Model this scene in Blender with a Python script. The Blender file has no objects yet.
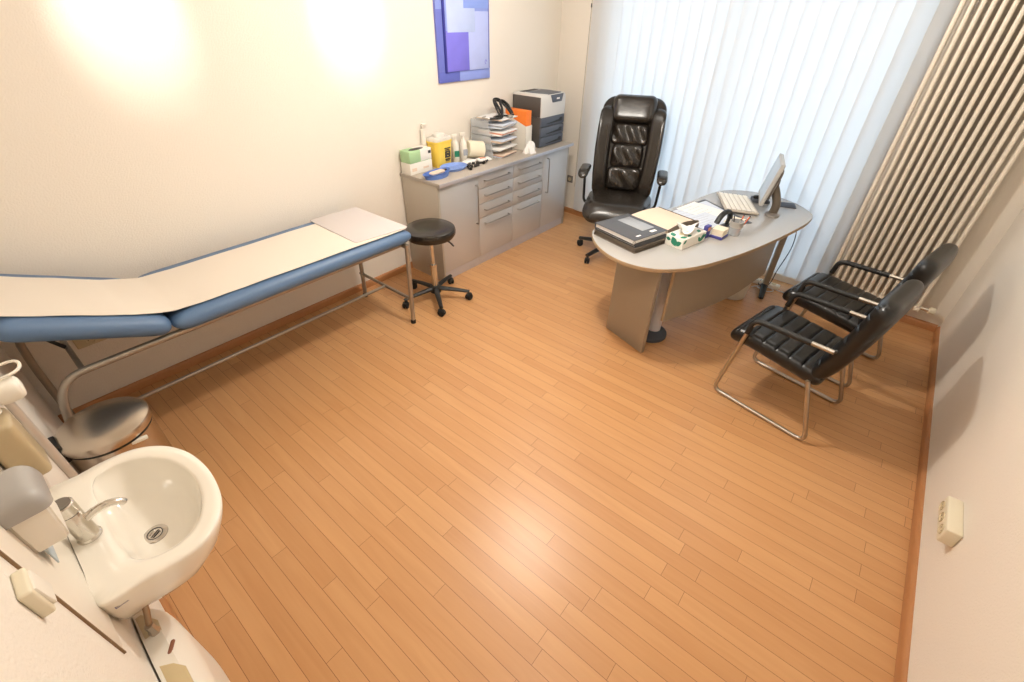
import bpy, bmesh, math, random
from mathutils import Vector, Matrix, Euler
random.seed(7)
PI = math.pi
SC = bpy.context.scene
COL = SC.collection
V3 = Vector

# ------------------------------------------------------------------ materials
def lin(h):
    h = h.lstrip('#')
    out = []
    for i in (0, 2, 4):
        c = int(h[i:i+2], 16) / 255
        out.append(c / 12.92 if c <= .04045 else ((c + .055) / 1.055) ** 2.4)
    return (*out, 1.0)

def mat(name, col, rough=.5, metal=0., bump=0., bscale=60., var=0., vscale=8., spec=.5, alpha=1., coat=0.):
    m = bpy.data.materials.new(name); m.use_nodes = True
    nt = m.node_tree; n = nt.nodes; b = n['Principled BSDF']
    b.inputs['Base Color'].default_value = lin(col)
    b.inputs['Roughness'].default_value = rough
    b.inputs['Metallic'].default_value = metal
    b.inputs['Specular IOR Level'].default_value = spec
    b.inputs['Alpha'].default_value = alpha
    b.inputs['Coat Weight'].default_value = coat
    tc = n.new('ShaderNodeTexCoord')
    if bump:
        t = n.new('ShaderNodeTexNoise'); t.inputs['Scale'].default_value = bscale; t.inputs['Detail'].default_value = 3
        bp = n.new('ShaderNodeBump'); bp.inputs['Strength'].default_value = bump; bp.inputs['Distance'].default_value = .004
        nt.links.new(tc.outputs['Object'], t.inputs['Vector']); nt.links.new(t.outputs['Fac'], bp.inputs['Height'])
        nt.links.new(bp.outputs['Normal'], b.inputs['Normal'])
    if var:
        t = n.new('ShaderNodeTexNoise'); t.inputs['Scale'].default_value = vscale; t.inputs['Detail'].default_value = 4
        mx = n.new('ShaderNodeMixRGB'); mx.blend_type = 'MULTIPLY'; mx.inputs['Fac'].default_value = 1
        rp = n.new('ShaderNodeMapRange'); rp.inputs['To Min'].default_value = 1 - var; rp.inputs['To Max'].default_value = 1 + var
        mx.inputs['Color1'].default_value = lin(col)
        nt.links.new(tc.outputs['Object'], t.inputs['Vector']); nt.links.new(t.outputs['Fac'], rp.inputs['Value'])
        nt.links.new(rp.outputs['Result'], mx.inputs['Color2']); nt.links.new(mx.outputs['Color'], b.inputs['Base Color'])
    return m

def floor_material():
    m = bpy.data.materials.new('strip_parquet'); m.use_nodes = True
    nt = m.node_tree; n = nt.nodes; L = nt.links; b = n['Principled BSDF']
    def math_(op, a, c=None):
        k = n.new('ShaderNodeMath'); k.operation = op
        for i, x in enumerate((a, c)):
            if x is None: continue
            if isinstance(x, (int, float)): k.inputs[i].default_value = x
            else: L.new(x, k.inputs[i])
        return k.outputs[0]
    tc = n.new('ShaderNodeTexCoord'); sp = n.new('ShaderNodeSeparateXYZ'); L.new(tc.outputs['Object'], sp.inputs[0])
    X, Y = sp.outputs[0], sp.outputs[1]
    W_, LEN = .0705, .88
    rx = math_('DIVIDE', X, W_); row = math_('FLOOR', rx); fx = math_('FRACT', rx)
    w1 = n.new('ShaderNodeTexWhiteNoise'); w1.noise_dimensions = '1D'; L.new(row, w1.inputs['W'])
    ry = math_('ADD', math_('DIVIDE', Y, LEN), math_('MULTIPLY', w1.outputs['Value'], 7.3))
    seg = math_('FLOOR', ry); fy = math_('FRACT', ry)
    cmb = n.new('ShaderNodeCombineXYZ'); L.new(row, cmb.inputs[0]); L.new(seg, cmb.inputs[1])
    w2 = n.new('ShaderNodeTexWhiteNoise'); w2.noise_dimensions = '2D'; L.new(cmb.outputs[0], w2.inputs['Vector'])
    # grain: stretched noise along Y with a per-strip offset
    off = n.new('ShaderNodeVectorMath'); off.operation = 'MULTIPLY_ADD'
    L.new(tc.outputs['Object'], off.inputs[0]); off.inputs[1].default_value = (30, 2.2, 1)
    sc = n.new('ShaderNodeVectorMath'); sc.operation = 'SCALE'; L.new(w2.outputs['Color'], sc.inputs[0]); sc.inputs['Scale'].default_value = 40
    L.new(sc.outputs[0], off.inputs[2])
    g = n.new('ShaderNodeTexNoise'); g.inputs['Scale'].default_value = 1.0; g.inputs['Detail'].default_value = 5; g.inputs['Distortion'].default_value = .9
    L.new(off.outputs[0], g.inputs['Vector'])
    ramp = n.new('ShaderNodeValToRGB')
    ramp.color_ramp.elements[0].position = 0; ramp.color_ramp.elements[0].color = lin(FLOOR_A)
    ramp.color_ramp.elements[1].position = 1; ramp.color_ramp.elements[1].color = lin(FLOOR_B)
    v = math_('ADD', math_('MULTIPLY', w2.outputs['Value'], .34), math_('MULTIPLY', g.outputs['Fac'], .62))
    L.new(v, ramp.inputs['Fac'])
    # joints between the strips
    def edge(f, width, size):
        d = math_('MINIMUM', f, math_('SUBTRACT', 1.0, f))
        return math_('LESS_THAN', d, width / size)
    e = math_('MAXIMUM', edge(fx, .001, W_), edge(fy, .0009, LEN))
    mx = n.new('ShaderNodeMixRGB'); mx.blend_type = 'MIX'
    L.new(math_('MULTIPLY', e, .8), mx.inputs['Fac']); L.new(ramp.outputs['Color'], mx.inputs['Color1']); mx.inputs['Color2'].default_value = lin('#6b3d1c')
    L.new(mx.outputs['Color'], b.inputs['Base Color'])
    b.inputs['Roughness'].default_value = .34; b.inputs['Specular IOR Level'].default_value = .45
    bp = n.new('ShaderNodeBump'); bp.inputs['Strength'].default_value = .25; bp.inputs['Distance'].default_value = .002; bp.invert = True
    L.new(e, bp.inputs['Height']); L.new(bp.outputs['Normal'], b.inputs['Normal'])
    return m

FLOOR_A, FLOOR_B = '#b98556', '#d4a472'
M = {}
M['floor'] = floor_material()
M['wall'] = mat('ingrain_wallpaper', '#ebe3d7', .9, bump=.55, bscale=130, spec=.2)
M['ceiling'] = mat('ceiling_paint', '#f0ebe2', .9, bump=.2, bscale=90, spec=.2)
M['wood_trim'] = mat('beech_trim', '#b47d50', .4, var=.12, vscale=14)
M['panel_white'] = mat('splash_panel', '#f0e8da', .35)
M['alu'] = mat('aluminium_profile', '#cbc4ba', .35, .35)
M['seam'] = mat('joint_brown', '#8d7355', .7)
M['grey_front'] = mat('silver_grey_laminate', '#c6c4c2', .30, .35, spec=.5)
M['grey_carcass'] = mat('grey_carcass', '#bab1a3', .42, .2)
M['worktop'] = mat('taupe_worktop', '#aea498', .4, var=.06, vscale=40)
M['plinth'] = mat('silver_plinth', '#cbccd4', .32, .5)
M['gap'] = mat('shadow_gap_black', '#2a2724', .8)
M['steel'] = mat('brushed_steel_handle', '#a8a49e', .3, 1.)
M['chrome'] = mat('chrome', '#d8d6d2', .1, 1.)
M['dull_chrome'] = mat('satin_chrome', '#b9b2a8', .28, 1.)
M['bin_steel'] = mat('brushed_bin_steel', '#c9bfb2', .27, 1., bump=.03, bscale=200)
M['frame_steel'] = mat('painted_silver_tube', '#a79f94', .35, .7)
M['leather'] = mat('black_leather', '#26211c', .27, bump=.08, bscale=160, spec=.55)
M['seat_leather'] = mat('black_ribbed_leather', '#0f1012', .30, bump=.06, bscale=170, spec=.5)
M['black'] = mat('black_plastic', '#161616', .45)
M['black_soft'] = mat('black_foam_sleeve', '#1c1b1a', .6)
M['rubber'] = mat('black_rubber', '#121212', .75)
M['blue_vinyl'] = mat('blue_vinyl', '#5a7699', .45, bump=.06, bscale=120)
M['paper'] = mat('crepe_paper', '#e6dccf', .85, bump=.08, bscale=200)
M['pad_paper'] = mat('pale_grey_pad', '#d3cbc9', .75)
M['porcelain'] = mat('porcelain', '#f1ebdf', .12, spec=.6, coat=.4)
M['white_plastic'] = mat('white_plastic', '#ece6da', .35)
M['cream_plastic'] = mat('cream_plastic', '#e5dcc4', .4)
M['beige_plastic'] = mat('beige_plastic', '#cdbf9f', .5)
M['grey_plastic'] = mat('grey_plastic', '#a5a19c', .35)
M['heater_shade'] = mat('heater_beige_inset', '#c9b68e', .45)
M['radiator'] = mat('radiator_enamel', '#ece3d3', .32)
M['desk'] = mat('silver_desk_laminate', '#bfbcb8', .27, .3)
M['desk_side'] = mat('grey_desk_panel', '#a39989', .45, .15)
M['desk_edge'] = mat('beech_edge_band', '#b39a7c', .45)
M['printer_dark'] = mat('printer_charcoal', '#4f4a46', .5)
M['printer_slate'] = mat('printer_slate', '#565c68', .45)
M['printer_light'] = mat('printer_light_grey', '#d3d1cd', .45)
M['white_paper'] = mat('white_paper', '#f1efec', .8)
M['blue_paper'] = mat('bluish_paper', '#d3dbe8', .8)
M['beige_paper'] = mat('beige_paper', '#e2cbb6', .8)
M['ink'] = mat('grey_ink', '#a9adb6', .8)
M['dark_ink'] = mat('dark_print', '#3a3836', .7)
M['green_print'] = mat('green_carton', '#a6c99a', .6)
M['green_leaf'] = mat('green_leaf_print', '#1f7d62', .6)
M['white_carton'] = mat('white_carton', '#ece8df', .6)
M['yellow'] = mat('yellow_plastic', '#f2cf55', .4)
M['clear_white'] = mat('milky_plastic', '#f3efe6', .35, alpha=.8)
M['blue_plastic'] = mat('blue_plastic', '#5c7dc4', .4)
M['blue_deep'] = mat('deep_blue_plastic', '#7f9cdc', .4)
M['orange'] = mat('orange_card', '#f2802e', .55)
M['orange_pen'] = mat('orange_pen', '#e2602c', .45)
M['binder'] = mat('dark_grey_binder', '#4b4d52', .5)
M['binder_spine'] = mat('brown_grey_binder', '#5e5347', .55)
M['binder_label'] = mat('silver_label', '#a9acb0', .35, .3)
M['purple'] = mat('purple_blue_card', '#47468f', .5)
M['cream_note'] = mat('cream_notes', '#eadfc9', .8)
M['roll'] = mat('cream_roll', '#e8e0c8', .85)
M['pink'] = mat('salmon_print', '#dc9a80', .7)
M['screen_white'] = mat('monitor_silver', '#b4b3b0', .4)
M['pale_lilac'] = mat('pale_grey_lacquer', '#ecebf0', .4)
M['stand_brown'] = mat('dark_bronze_stand', '#6f675c', .35, .5)
M['tap_chrome'] = mat('polished_chrome', '#dcd8d0', .14, .95)
M['key_gap'] = mat('keyboard_case', '#b9b0a4', .5)
M['screen_face'] = mat('pale_screen', '#aebccb', .3)
M['charcoal'] = mat('charcoal_mat', '#4a4e57', .7)
M['bin_white'] = mat('milky_bin', '#dcd8cd', .4)
M['hose'] = mat('braided_steel_hose', '#a58f76', .35, .8)
M['red_lamp'] = mat('red_brown_lens', '#8a5b46', .3)
M['cable'] = mat('dark_cable', '#33363a', .5)
M['white_cable'] = mat('white_cable', '#dadde0', .5)
M['soap'] = mat('pale_green_bottle', '#c0ad8a', .3, alpha=.96)
M['socket_dark'] = mat('socket_grey', '#7d766e', .4)
M['towel_blue'] = mat('pale_blue_towel', '#b9c4ca', .8)
for nm, c in (('p1', '#6a74c6'), ('p2', '#8c9de2'), ('p3', '#b3bff0'), ('p4', '#7c76de'), ('p5', '#bccbf2'), ('p6', '#5f69be'), ('p7', '#8aa2ea'), ('p8_shadow', '#33368f')):
    M[nm] = mat('painted_canvas_' + nm, c, .6, var=.10, vscale=9, bump=.15, bscale=80)

def acrylic(name, col, a):
    m = mat(name, col, .1, alpha=a); return m
M['acrylic'] = acrylic('clear_acrylic', '#dfe3e6', .35)
M['glass'] = None
def glass_material():
    m = bpy.data.materials.new('window_glass'); m.use_nodes = True
    nt = m.node_tree; n = nt.nodes; n.clear()
    o = n.new('ShaderNodeOutputMaterial'); mx = n.new('ShaderNodeMixShader'); t = n.new('ShaderNodeBsdfTransparent'); g = n.new('ShaderNodeBsdfGlossy')
    g.inputs['Roughness'].default_value = .02; mx.inputs[0].default_value = .06
    nt.links.new(t.outputs[0], mx.inputs[1]); nt.links.new(g.outputs[0], mx.inputs[2]); nt.links.new(mx.outputs[0], o.inputs[0])
    return m
M['glass'] = glass_material()
def blind_material():
    m = bpy.data.materials.new('blind_fabric'); m.use_nodes = True
    nt = m.node_tree; n = nt.nodes; n.clear()
    o = n.new('ShaderNodeOutputMaterial'); mx = n.new('ShaderNodeMixShader'); d = n.new('ShaderNodeBsdfDiffuse'); t = n.new('ShaderNodeBsdfTranslucent')
    d.inputs['Color'].default_value = (.80, .81, .82, 1); t.inputs['Color'].default_value = (.80, .82, .84, 1); mx.inputs[0].default_value = .45
    nt.links.new(d.outputs[0], mx.inputs[1]); nt.links.new(t.outputs[0], mx.inputs[2]); nt.links.new(mx.outputs[0], o.inputs[0])
    return m
M['blind'] = blind_material()

# ------------------------------------------------------------------ mesh helpers
def T(x=0, y=0, z=0, rx=0, ry=0, rz=0):
    return Matrix.Translation((x, y, z)) @ Euler((rx, ry, rz), 'XYZ').to_matrix().to_4x4()

def merge(bm, tmp, m=None, mi=0):
    if m is not None: bmesh.ops.transform(tmp, matrix=m, verts=tmp.verts)
    for f in tmp.faces: f.material_index = mi
    me = bpy.data.meshes.new('tmp'); tmp.to_mesh(me); tmp.free(); bm.from_mesh(me); bpy.data.meshes.remove(me)

def box(bm, x0, x1, y0, y1, z0, z1, bev=.003, m=None, mi=0, seg=2):
    t = bmesh.new(); bmesh.ops.create_cube(t, size=1)
    sx, sy, sz = x1 - x0, y1 - y0, z1 - z0
    bmesh.ops.scale(t, vec=(sx, sy, sz), verts=t.verts)
    bmesh.ops.translate(t, vec=((x0 + x1) / 2, (y0 + y1) / 2, (z0 + z1) / 2), verts=t.verts)
    bev = min(bev, .45 * min(abs(sx), abs(sy), abs(sz)))
    if bev > 0: bmesh.ops.bevel(t, geom=list(t.edges), offset=bev, segments=seg, affect='EDGES', profile=.5)
    merge(bm, t, m, mi)

def prism(bm, outline, z0, z1, bev=.002, m=None, mi=0, seg=2, taper=1.0, c=None):
    t = bmesh.new()
    vs = [t.verts.new((p[0], p[1], z0)) for p in outline]
    if taper != 1.0:
        cx = sum(p[0] for p in outline) / len(outline); cy = sum(p[1] for p in outline) / len(outline)
        vt = [t.verts.new((cx + (p[0] - cx) * taper, cy + (p[1] - cy) * taper, z1)) for p in outline]
    else: vt = [t.verts.new((p[0], p[1], z1)) for p in outline]
    t.faces.new(vs[::-1]); t.faces.new(vt)
    n = len(vs)
    for i in range(n): t.faces.new((vs[i], vs[(i+1) % n], vt[(i+1) % n], vt[i]))
    bmesh.ops.recalc_face_normals(t, faces=t.faces)
    if bev > 0:
        es = [e for e in t.edges if abs(e.verts[0].co.z - e.verts[1].co.z) < 1e-6]
        bmesh.ops.bevel(t, geom=es, offset=bev, segments=seg, affect='EDGES', profile=.5)
    merge(bm, t, m, mi)

def rounded(pts, rad, n=6):
    pts = [V3(p) for p in pts]; out = [pts[0]]
    for i in range(1, len(pts) - 1):
        a, p, c = pts[i-1], pts[i], pts[i+1]
        u, w = (a - p), (c - p); lu, lw = u.length, w.length; u.normalize(); w.normalize()
        r = rad[i] if isinstance(rad, dict) and i in rad else (rad if not isinstance(rad, dict) else .03)
        d = min(r, .48 * lu, .48 * lw)
        A, B = p + u * d, p + w * d
        for k in range(n + 1):
            s = k / n; out.append((1-s)**2 * A + 2*s*(1-s) * p + s*s * B)
    out.append(pts[-1]); return out

def smooth_path(pts, n=6, closed=False):
    pts = [V3(p) for p in pts]; N = len(pts); out = []
    rng = range(N if closed else N - 1)
    for i in rng:
        if closed: a, b, c, d = pts[(i-1) % N], pts[i], pts[(i+1) % N], pts[(i+2) % N]
        else: a, b, c, d = pts[max(i-1, 0)], pts[i], pts[i+1], pts[min(i+2, N-1)]
        for k in range(n):
            t = k / n
            out.append(.5 * ((2*b) + (-a + c)*t + (2*a - 5*b + 4*c - d)*t*t + (-a + 3*b - 3*c + d)*t**3))
    if not closed: out.append(pts[-1])
    return out

def tube(bm, pts, r, seg=12, closed=False, mi=0, m=None, rfn=None, squash=1.0):
    t = bmesh.new(); pts = [V3(p) for p in pts]; N = len(pts); rings = []
    up = None
    for i in range(N):
        if closed: d = (pts[(i+1) % N] - pts[i-1])
        else: d = pts[min(i+1, N-1)] - pts[max(i-1, 0)]
        d.normalize()
        if up is None:
            up = V3((0, 0, 1)) if abs(d.z) < .9 else V3((1, 0, 0))
        s = d.cross(up)
        if s.length < 1e-6: s = d.cross(V3((0, 1, 0)))
        s.normalize(); up = s.cross(d).normalized()
        rr = rfn(i / (N - 1)) if rfn else r
        rings.append([t.verts.new(pts[i] + s * (rr * math.cos(2*PI*k/seg)) + up * (rr * squash * math.sin(2*PI*k/seg))) for k in range(seg)])
    for i in range(N if closed else N - 1):
        a, b = rings[i], rings[(i+1) % N]
        for k in range(seg): t.faces.new((a[k], a[(k+1) % seg], b[(k+1) % seg], b[k]))
    if not closed: t.faces.new(rings[0][::-1]); t.faces.new(rings[-1])
    bmesh.ops.recalc_face_normals(t, faces=t.faces)
    merge(bm, t, m, mi)

def lathe(bm, prof, seg=32, m=None, mi=0, sx=1., sy=1.):
    t = bmesh.new(); rings = []
    for r, z in prof:
        if r < 1e-6: rings.append([t.verts.new((0, 0, z))])
        else: rings.append([t.verts.new((r*sx*math.cos(2*PI*k/seg), r*sy*math.sin(2*PI*k/seg), z)) for k in range(seg)])
    for a, b in zip(rings, rings[1:]):
        if len(a) == 1 and len(b) == 1: continue
        for k in range(seg):
            k2 = (k+1) % seg
            if len(a) == 1: t.faces.new((a[0], b[k], b[k2]))
            elif len(b) == 1: t.faces.new((a[k], a[k2], b[0]))
            else: t.faces.new((a[k], a[k2], b[k2], b[k]))
    bmesh.ops.recalc_face_normals(t, faces=t.faces)
    merge(bm, t, m, mi)

def pad(bm, w, d, h, rc=.05, re=.5, bump=None, warp=None, m=None, mi=0, nu=28, nv=28, hb=None):
    """cushion centred on the origin: w along x, d along y, rounded corners rc; bump(u,v) adds to the top; warp maps the point"""
    t = bmesh.new(); hb = h if hb is None else hb
    def plan(u, v):   # square [-1,1]^2 to a rounded rectangle
        x, y = u * w/2, v * d/2
        ix, iy = w/2 - rc, d/2 - rc
        ax, ay = abs(x), abs(y)
        k = max(abs(u), abs(v))
        if k < 1e-9: return 0, 0, 0
        bx, by = abs(u)/k*w/2, abs(v)/k*d/2          # boundary of the square along this ray
        if bx > ix and by > iy:
            ang = math.atan2((by - iy), (bx - ix)); ln = rc
            qx, qy = ix + ln*math.cos(ang), iy + ln*math.sin(ang)
        else: qx, qy = bx, by
        return math.copysign(qx*k, u), math.copysign(qy*k, v), k
    def edge(k): return (max(0, 1 - k**(2/re*2)))**.5 if k < 1 else 0
    top, bot = {}, {}
    for i in range(nu + 1):
        for j in range(nv + 1):
            # cosine spacing packs rows near the rim
            u = math.sin((i/nu - .5) * PI); v = math.sin((j/nv - .5) * PI)
            x, y, k = plan(u, v); e = edge(k)
            zt = h/2 * e + ((bump(u, v) if bump else 0) * min(1, e*1.2)); zb = -hb/2 * e
            rim = i in (0, nu) or j in (0, nv)
            P = V3((x, y, zt)); P = warp(P) if warp else P
            top[i, j] = t.verts.new(P)
            if rim: bot[i, j] = top[i, j]
            else:
                Q = V3((x, y, zb)); Q = warp(Q) if warp else Q
                bot[i, j] = t.verts.new(Q)
    for i in range(nu):
        for j in range(nv):
            t.faces.new((top[i, j], top[i+1, j], top[i+1, j+1], top[i, j+1]))
            t.faces.new((bot[i, j], bot[i, j+1], bot[i+1, j+1], bot[i+1, j]))
    bmesh.ops.recalc_face_normals(t, faces=t.faces)
    merge(bm, t, m, mi)

def surf(bm, fn, nu, nv, m=None, mi=0, cu=False, cv=False, thick=0):
    t = bmesh.new(); g = [[t.verts.new(fn(i/nu, j/nv)) for j in range(nv + (0 if cv else 1))] for i in range(nu + (0 if cu else 1))]
    for i in range(nu):
        for j in range(nv):
            a, b = g[i], g[(i+1) % len(g)]; j2 = (j+1) % len(a)
            try: t.faces.new((a[j], b[j], b[j2], a[j2]))
            except ValueError: pass
    if thick:
        bmesh.ops.recalc_face_normals(t, faces=t.faces)
        bmesh.ops.solidify(t, geom=list(t.faces), thickness=thick)
    bmesh.ops.recalc_face_normals(t, faces=t.faces)
    merge(bm, t, m, mi)

def obj(name, bm, mats, parent=None, ang=38, world=False):
    if world and parent is not None:
        bmesh.ops.transform(bm, matrix=wm(parent).inverted(), verts=bm.verts)
    me = bpy.data.meshes.new(name); bm.to_mesh(me); bm.free()
    if not isinstance(mats, (list, tuple)): mats = [mats]
    for m in mats: me.materials.append(M[m] if isinstance(m, str) else m)
    for p in me.polygons: p.use_smooth = True
    me.set_sharp_from_angle(angle=math.radians(ang))
    o = bpy.data.objects.new(name, me); COL.objects.link(o)
    if parent is not None: o.parent = parent
    return o

def wm(o):
    m = o.matrix_basis.copy()
    while o.parent is not None: o = o.parent; m = o.matrix_basis @ m
    return m

def thing(name, label, cat, loc=(0, 0, 0), rz=0, group=None):
    o = bpy.data.objects.new(name, None); COL.objects.link(o); o.empty_display_size = .05
    o.location = loc; o.rotation_euler = (0, 0, rz)
    o['label'] = label; o['category'] = cat
    if group: o['group'] = group
    return o

def tag(o, label, cat, group=None):
    o['label'] = label; o['category'] = cat
    if group: o['group'] = group
    return o

def struct(name, bm, m, label=None):
    o = obj(name, bm, m); o['kind'] = 'structure'
    o['label'] = label or name.replace('_', ' '); o['category'] = name.split('_')[0]
    return o

def copy_thing(root, loc, rz, label, group=None):
    r = root.copy(); COL.objects.link(r); r.location = loc; r.rotation_euler = (0, 0, rz); r['label'] = label
    if group: r['group'] = group
    for ch in list(root.children):
        c = ch.copy(); COL.objects.link(c); c.parent = r
        for g in list(ch.children):
            d = g.copy(); COL.objects.link(d); d.parent = c
    return r
B = bmesh.new

# ------------------------------------------------------------------ room
WX, WY, CZ = -.24, 3.96, 2.62          # sink wall x, couch wall y, ceiling height
WA = math.atan2(.27, 3.96)             # the window wall runs slightly askew
def win(s, d, z): return V3((4.40 + s*math.sin(WA) - d*math.cos(WA), s*math.cos(WA) + d*math.sin(WA), z))
WM = Matrix(((math.sin(WA), -math.cos(WA), 0, 4.40), (math.cos(WA), math.sin(WA), 0, 0), (0, 0, 1, 0), (0, 0, 0, 1)))  # (s, d, z) to world
SL = 3.96 / math.cos(WA)

b = B(); box(b, -.6, 5.2, -.3, 4.3, -.1, 0, 0); struct('floor', b, 'floor', 'light beech strip parquet floor')
b = B(); box(b, -.6, 5.2, -.3, 4.3, CZ, CZ + .1, 0); struct('ceiling', b, 'ceiling', 'white ceiling')
b = B(); box(b, -.6, 5.2, WY, WY + .2, 0, CZ, 0); struct('wall_couch', b, 'wall', 'cream textured wall behind the couch')
b = B(); box(b, -.6, 5.2, -.2, 0, 0, CZ, 0); struct('wall_right', b, 'wall', 'cream textured wall on the right')
b = B(); box(b, WX - .2, WX, -.2, 4.2, 0, CZ, 0); struct('wall_sink', b, 'wall', 'cream wall behind the washbasin')
# window wall with a tall opening
OS0, OS1, OZ0, OZ1 = .93, 3.38, .06, 2.42
b = B()
for s0, s1, z0, z1 in ((-.3, OS0, 0, CZ), (OS1, SL + .3, 0, CZ), (OS0, OS1, OZ1, CZ), (OS0, OS1, 0, OZ0)):
    box(b, s0, s1, -.24, 0, z0, z1, 0, WM)
struct('wall_window', b, 'wall', 'cream window wall')
b = B()
FD = (-.16, -.09)
for s0, s1, z0, z1 in ((OS0, OS1, OZ0, OZ0 + .07), (OS0, OS1, OZ1 - .07, OZ1), (OS0, OS0 + .07, OZ0, OZ1), (OS1 - .07, OS1, OZ0, OZ1), ((OS0+OS1)/2 - .05, (OS0+OS1)/2 + .05, OZ0, OZ1)):
    box(b, s0, s1, FD[0], FD[1], z0, z1, .004, WM)
wfr = struct('window_1', b, 'white_plastic', 'white framed tall window behind the vertical blind')
b = B(); box(b, OS0 + .06, OS1 - .06, -.13, -.124, OZ0 + .06, OZ1 - .06, 0, WM)
pn = obj('window_pane', b, 'glass', wfr)

# baseboards (a strip with a rounded top and a small foot)
def skirt(name, p0, p1, nrm, label):
    p0, p1, nrm = V3(p0), V3(p1), V3(nrm)
    prof = [(0, 0), (.017, 0), (.017, .043), (.013, .052), (.006, .058), (0, .058)]
    bm = B(); A = [bm.verts.new(p0 + nrm*x + V3((0, 0, z))) for x, z in prof]; C_ = [bm.verts.new(p1 + nrm*x + V3((0, 0, z))) for x, z in prof]
    n = len(prof)
    for i in range(n): bm.faces.new((A[i], A[(i+1) % n], C_[(i+1) % n], C_[i]))
    bm.faces.new(A[::-1]); bm.faces.new(C_); bmesh.ops.recalc_face_normals(bm, faces=bm.faces)
    struct(name, bm, 'wood_trim', label)
skirt('baseboard_couch', (WX, WY, 0), (2.42, WY, 0), (0, -1, 0), 'beech baseboard under the couch')
skirt('baseboard_right', (WX, 0, 0), (4.385, 0, 0), (0, 1, 0), 'beech baseboard along the right wall')
wn = (-math.cos(WA), math.sin(WA), 0)
skirt('baseboard_window', win(.015, 0, 0), win(.9, 0, 0), wn, 'beech baseboard below the radiator')
skirt('baseboard_corner', win(3.42, 0, 0), win(SL - .015, 0, 0), wn, 'short beech baseboard beside the cabinets')
skirt('baseboard_sink', (WX, 0, 0), (WX, 2.9, 0), (1, 0, 0), 'beech baseboard on the washbasin wall')

# splash panel behind the basin with its aluminium edge
b = B(); box(b, WX, WX + .0045, 1.68, 2.745, .815, 2.3, .001); struct('trim_1', b, 'panel_white', 'smooth white splash panel behind the washbasin')
b = B(); tube(b, [(WX + .012, 2.765, .06), (WX + .012, 2.765, 2.3)], .016, 12); struct('trim_2', b, 'alu', 'vertical aluminium edge profile on the washbasin wall')
b = B(); box(b, WX, WX + .005, 1.676, 1.680, .81, 2.3, .0005); struct('trim_3', b, 'seam', 'brown joint at the panel edge')

# ------------------------------------------------------------------ camera
f_px = 449.94
R = ((0.63703264, -0.77070201, 0.01441659), (-0.44896596, -0.38617099, -0.80579249), (0.62659316, 0.50684355, -0.59202249))
cam = bpy.data.cameras.new('camera'); co = bpy.data.objects.new('camera', cam); COL.objects.link(co)
cam.sensor_width = 36; cam.sensor_fit = 'HORIZONTAL'; cam.lens = 36 * f_px / 1024; cam.clip_start = .02
r_, d_, w_ = V3(R[0]), V3(R[1]), V3(R[2])
mw = Matrix.Identity(4)
for i in range(3): mw[i][0] = r_[i]; mw[i][1] = -d_[i]; mw[i][2] = -w_[i]
mw[0][3], mw[1][3], mw[2][3] = 0, .755, 2.0
co.matrix_world = mw
SC.camera = co

# ------------------------------------------------------------------ vertical blind
vb = thing('vertical_blind', 'white vertical fabric blind covering the whole window', 'blind', win(2.1, .05, 0), WA)
b = B(); box(b, .84, 3.56, .03, .075, 2.42, 2.46, .003, WM); obj('headrail', b, 'white_plastic', vb, world=True)
NS, PITCH = 25, .1085
for i in range(NS):
    s = .885 + PITCH * i; a = math.radians(11 + random.uniform(-2, 2))
    if i == 0: a = math.radians(48)
    if i == 1: a = math.radians(30)
    b = B()
    def fn(u, v, s=s, a=a):
        x = (u - .5) * .127; y = .0025 * (1 - (2*u - 1)**2)
        return win(s + x*math.cos(a) - y*math.sin(a), .055 + x*math.sin(a) + y*math.cos(a), .085 + v * 2.34)
    surf(b, fn, 6, 1)
    sl = obj('slat', b, 'blind', vb, world=True)
    b = B(); box(b, s - .05, s + .05, .0535, .0565, .075, .088, .001, WM); obj('weight', b, 'white_plastic', sl, world=True)
b = B(); tube(b, [win(3.565, .06, 2.42), win(3.57, .06, 1.3), win(3.565, .06, .35)], .0016, 6)
lathe(b, [(0, -.02), (.006, -.015), (.006, .015), (0, .02)], 8, T(*win(3.568, .06, 2.05)))
obj('pull_cord', b, 'cable', vb, world=True)

# ------------------------------------------------------------------ radiator
rd = thing('radiator', 'tall cream tubular radiator between the blind and the right wall corner', 'radiator', win(.5, .1, 0), 0)
NR, RP = 14, .0478
RS0 = .195
for i in range(NR):
    s = RS0 + RP * i
    b = B()
    box(b, s - .0125, s + .0125, .055, .137, .19, 2.28, .010, WM, seg=4)
    box(b, s - .021, s + .021, .035, .137, .165, .205, .012, WM, seg=3)
    box(b, s - .021, s + .021, .035, .137, 2.27, 2.31, .012, WM, seg=3)
    obj('column', b, 'radiator', rd, world=True)
b = B(); tube(b, [win(RS0 - .01, .085, .185), win(RS0 - .075, .085, .185)], .014, 12)
vv = obj('valve', b, 'chrome', rd, world=True)
b = B(); lathe(b, [(0, 0), (.018, 0), (.026, .006), (.027, .032), (.022, .044), (0, .047)], 20, T(*win(RS0 - .068, .085, .185)) @ Euler((0, PI/2, -PI/2 - .0)).to_matrix().to_4x4())
obj('thermostat_head', b, 'cream_plastic', vv, world=True)
for s in (RS0 + .1, RS0 + .5):
    b = B(); box(b, s - .012, s + .012, 0, .05, 2.0, 2.03, .002, WM); obj('bracket', b, 'radiator', rd, world=True)
b = B(); box(b, RS0 + RP*11.4, RS0 + RP*11.6, .139, .143, 2.02, 2.10, .001, WM); obj('heat_meter', b, 'socket_dark', rd, world=True)

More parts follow.
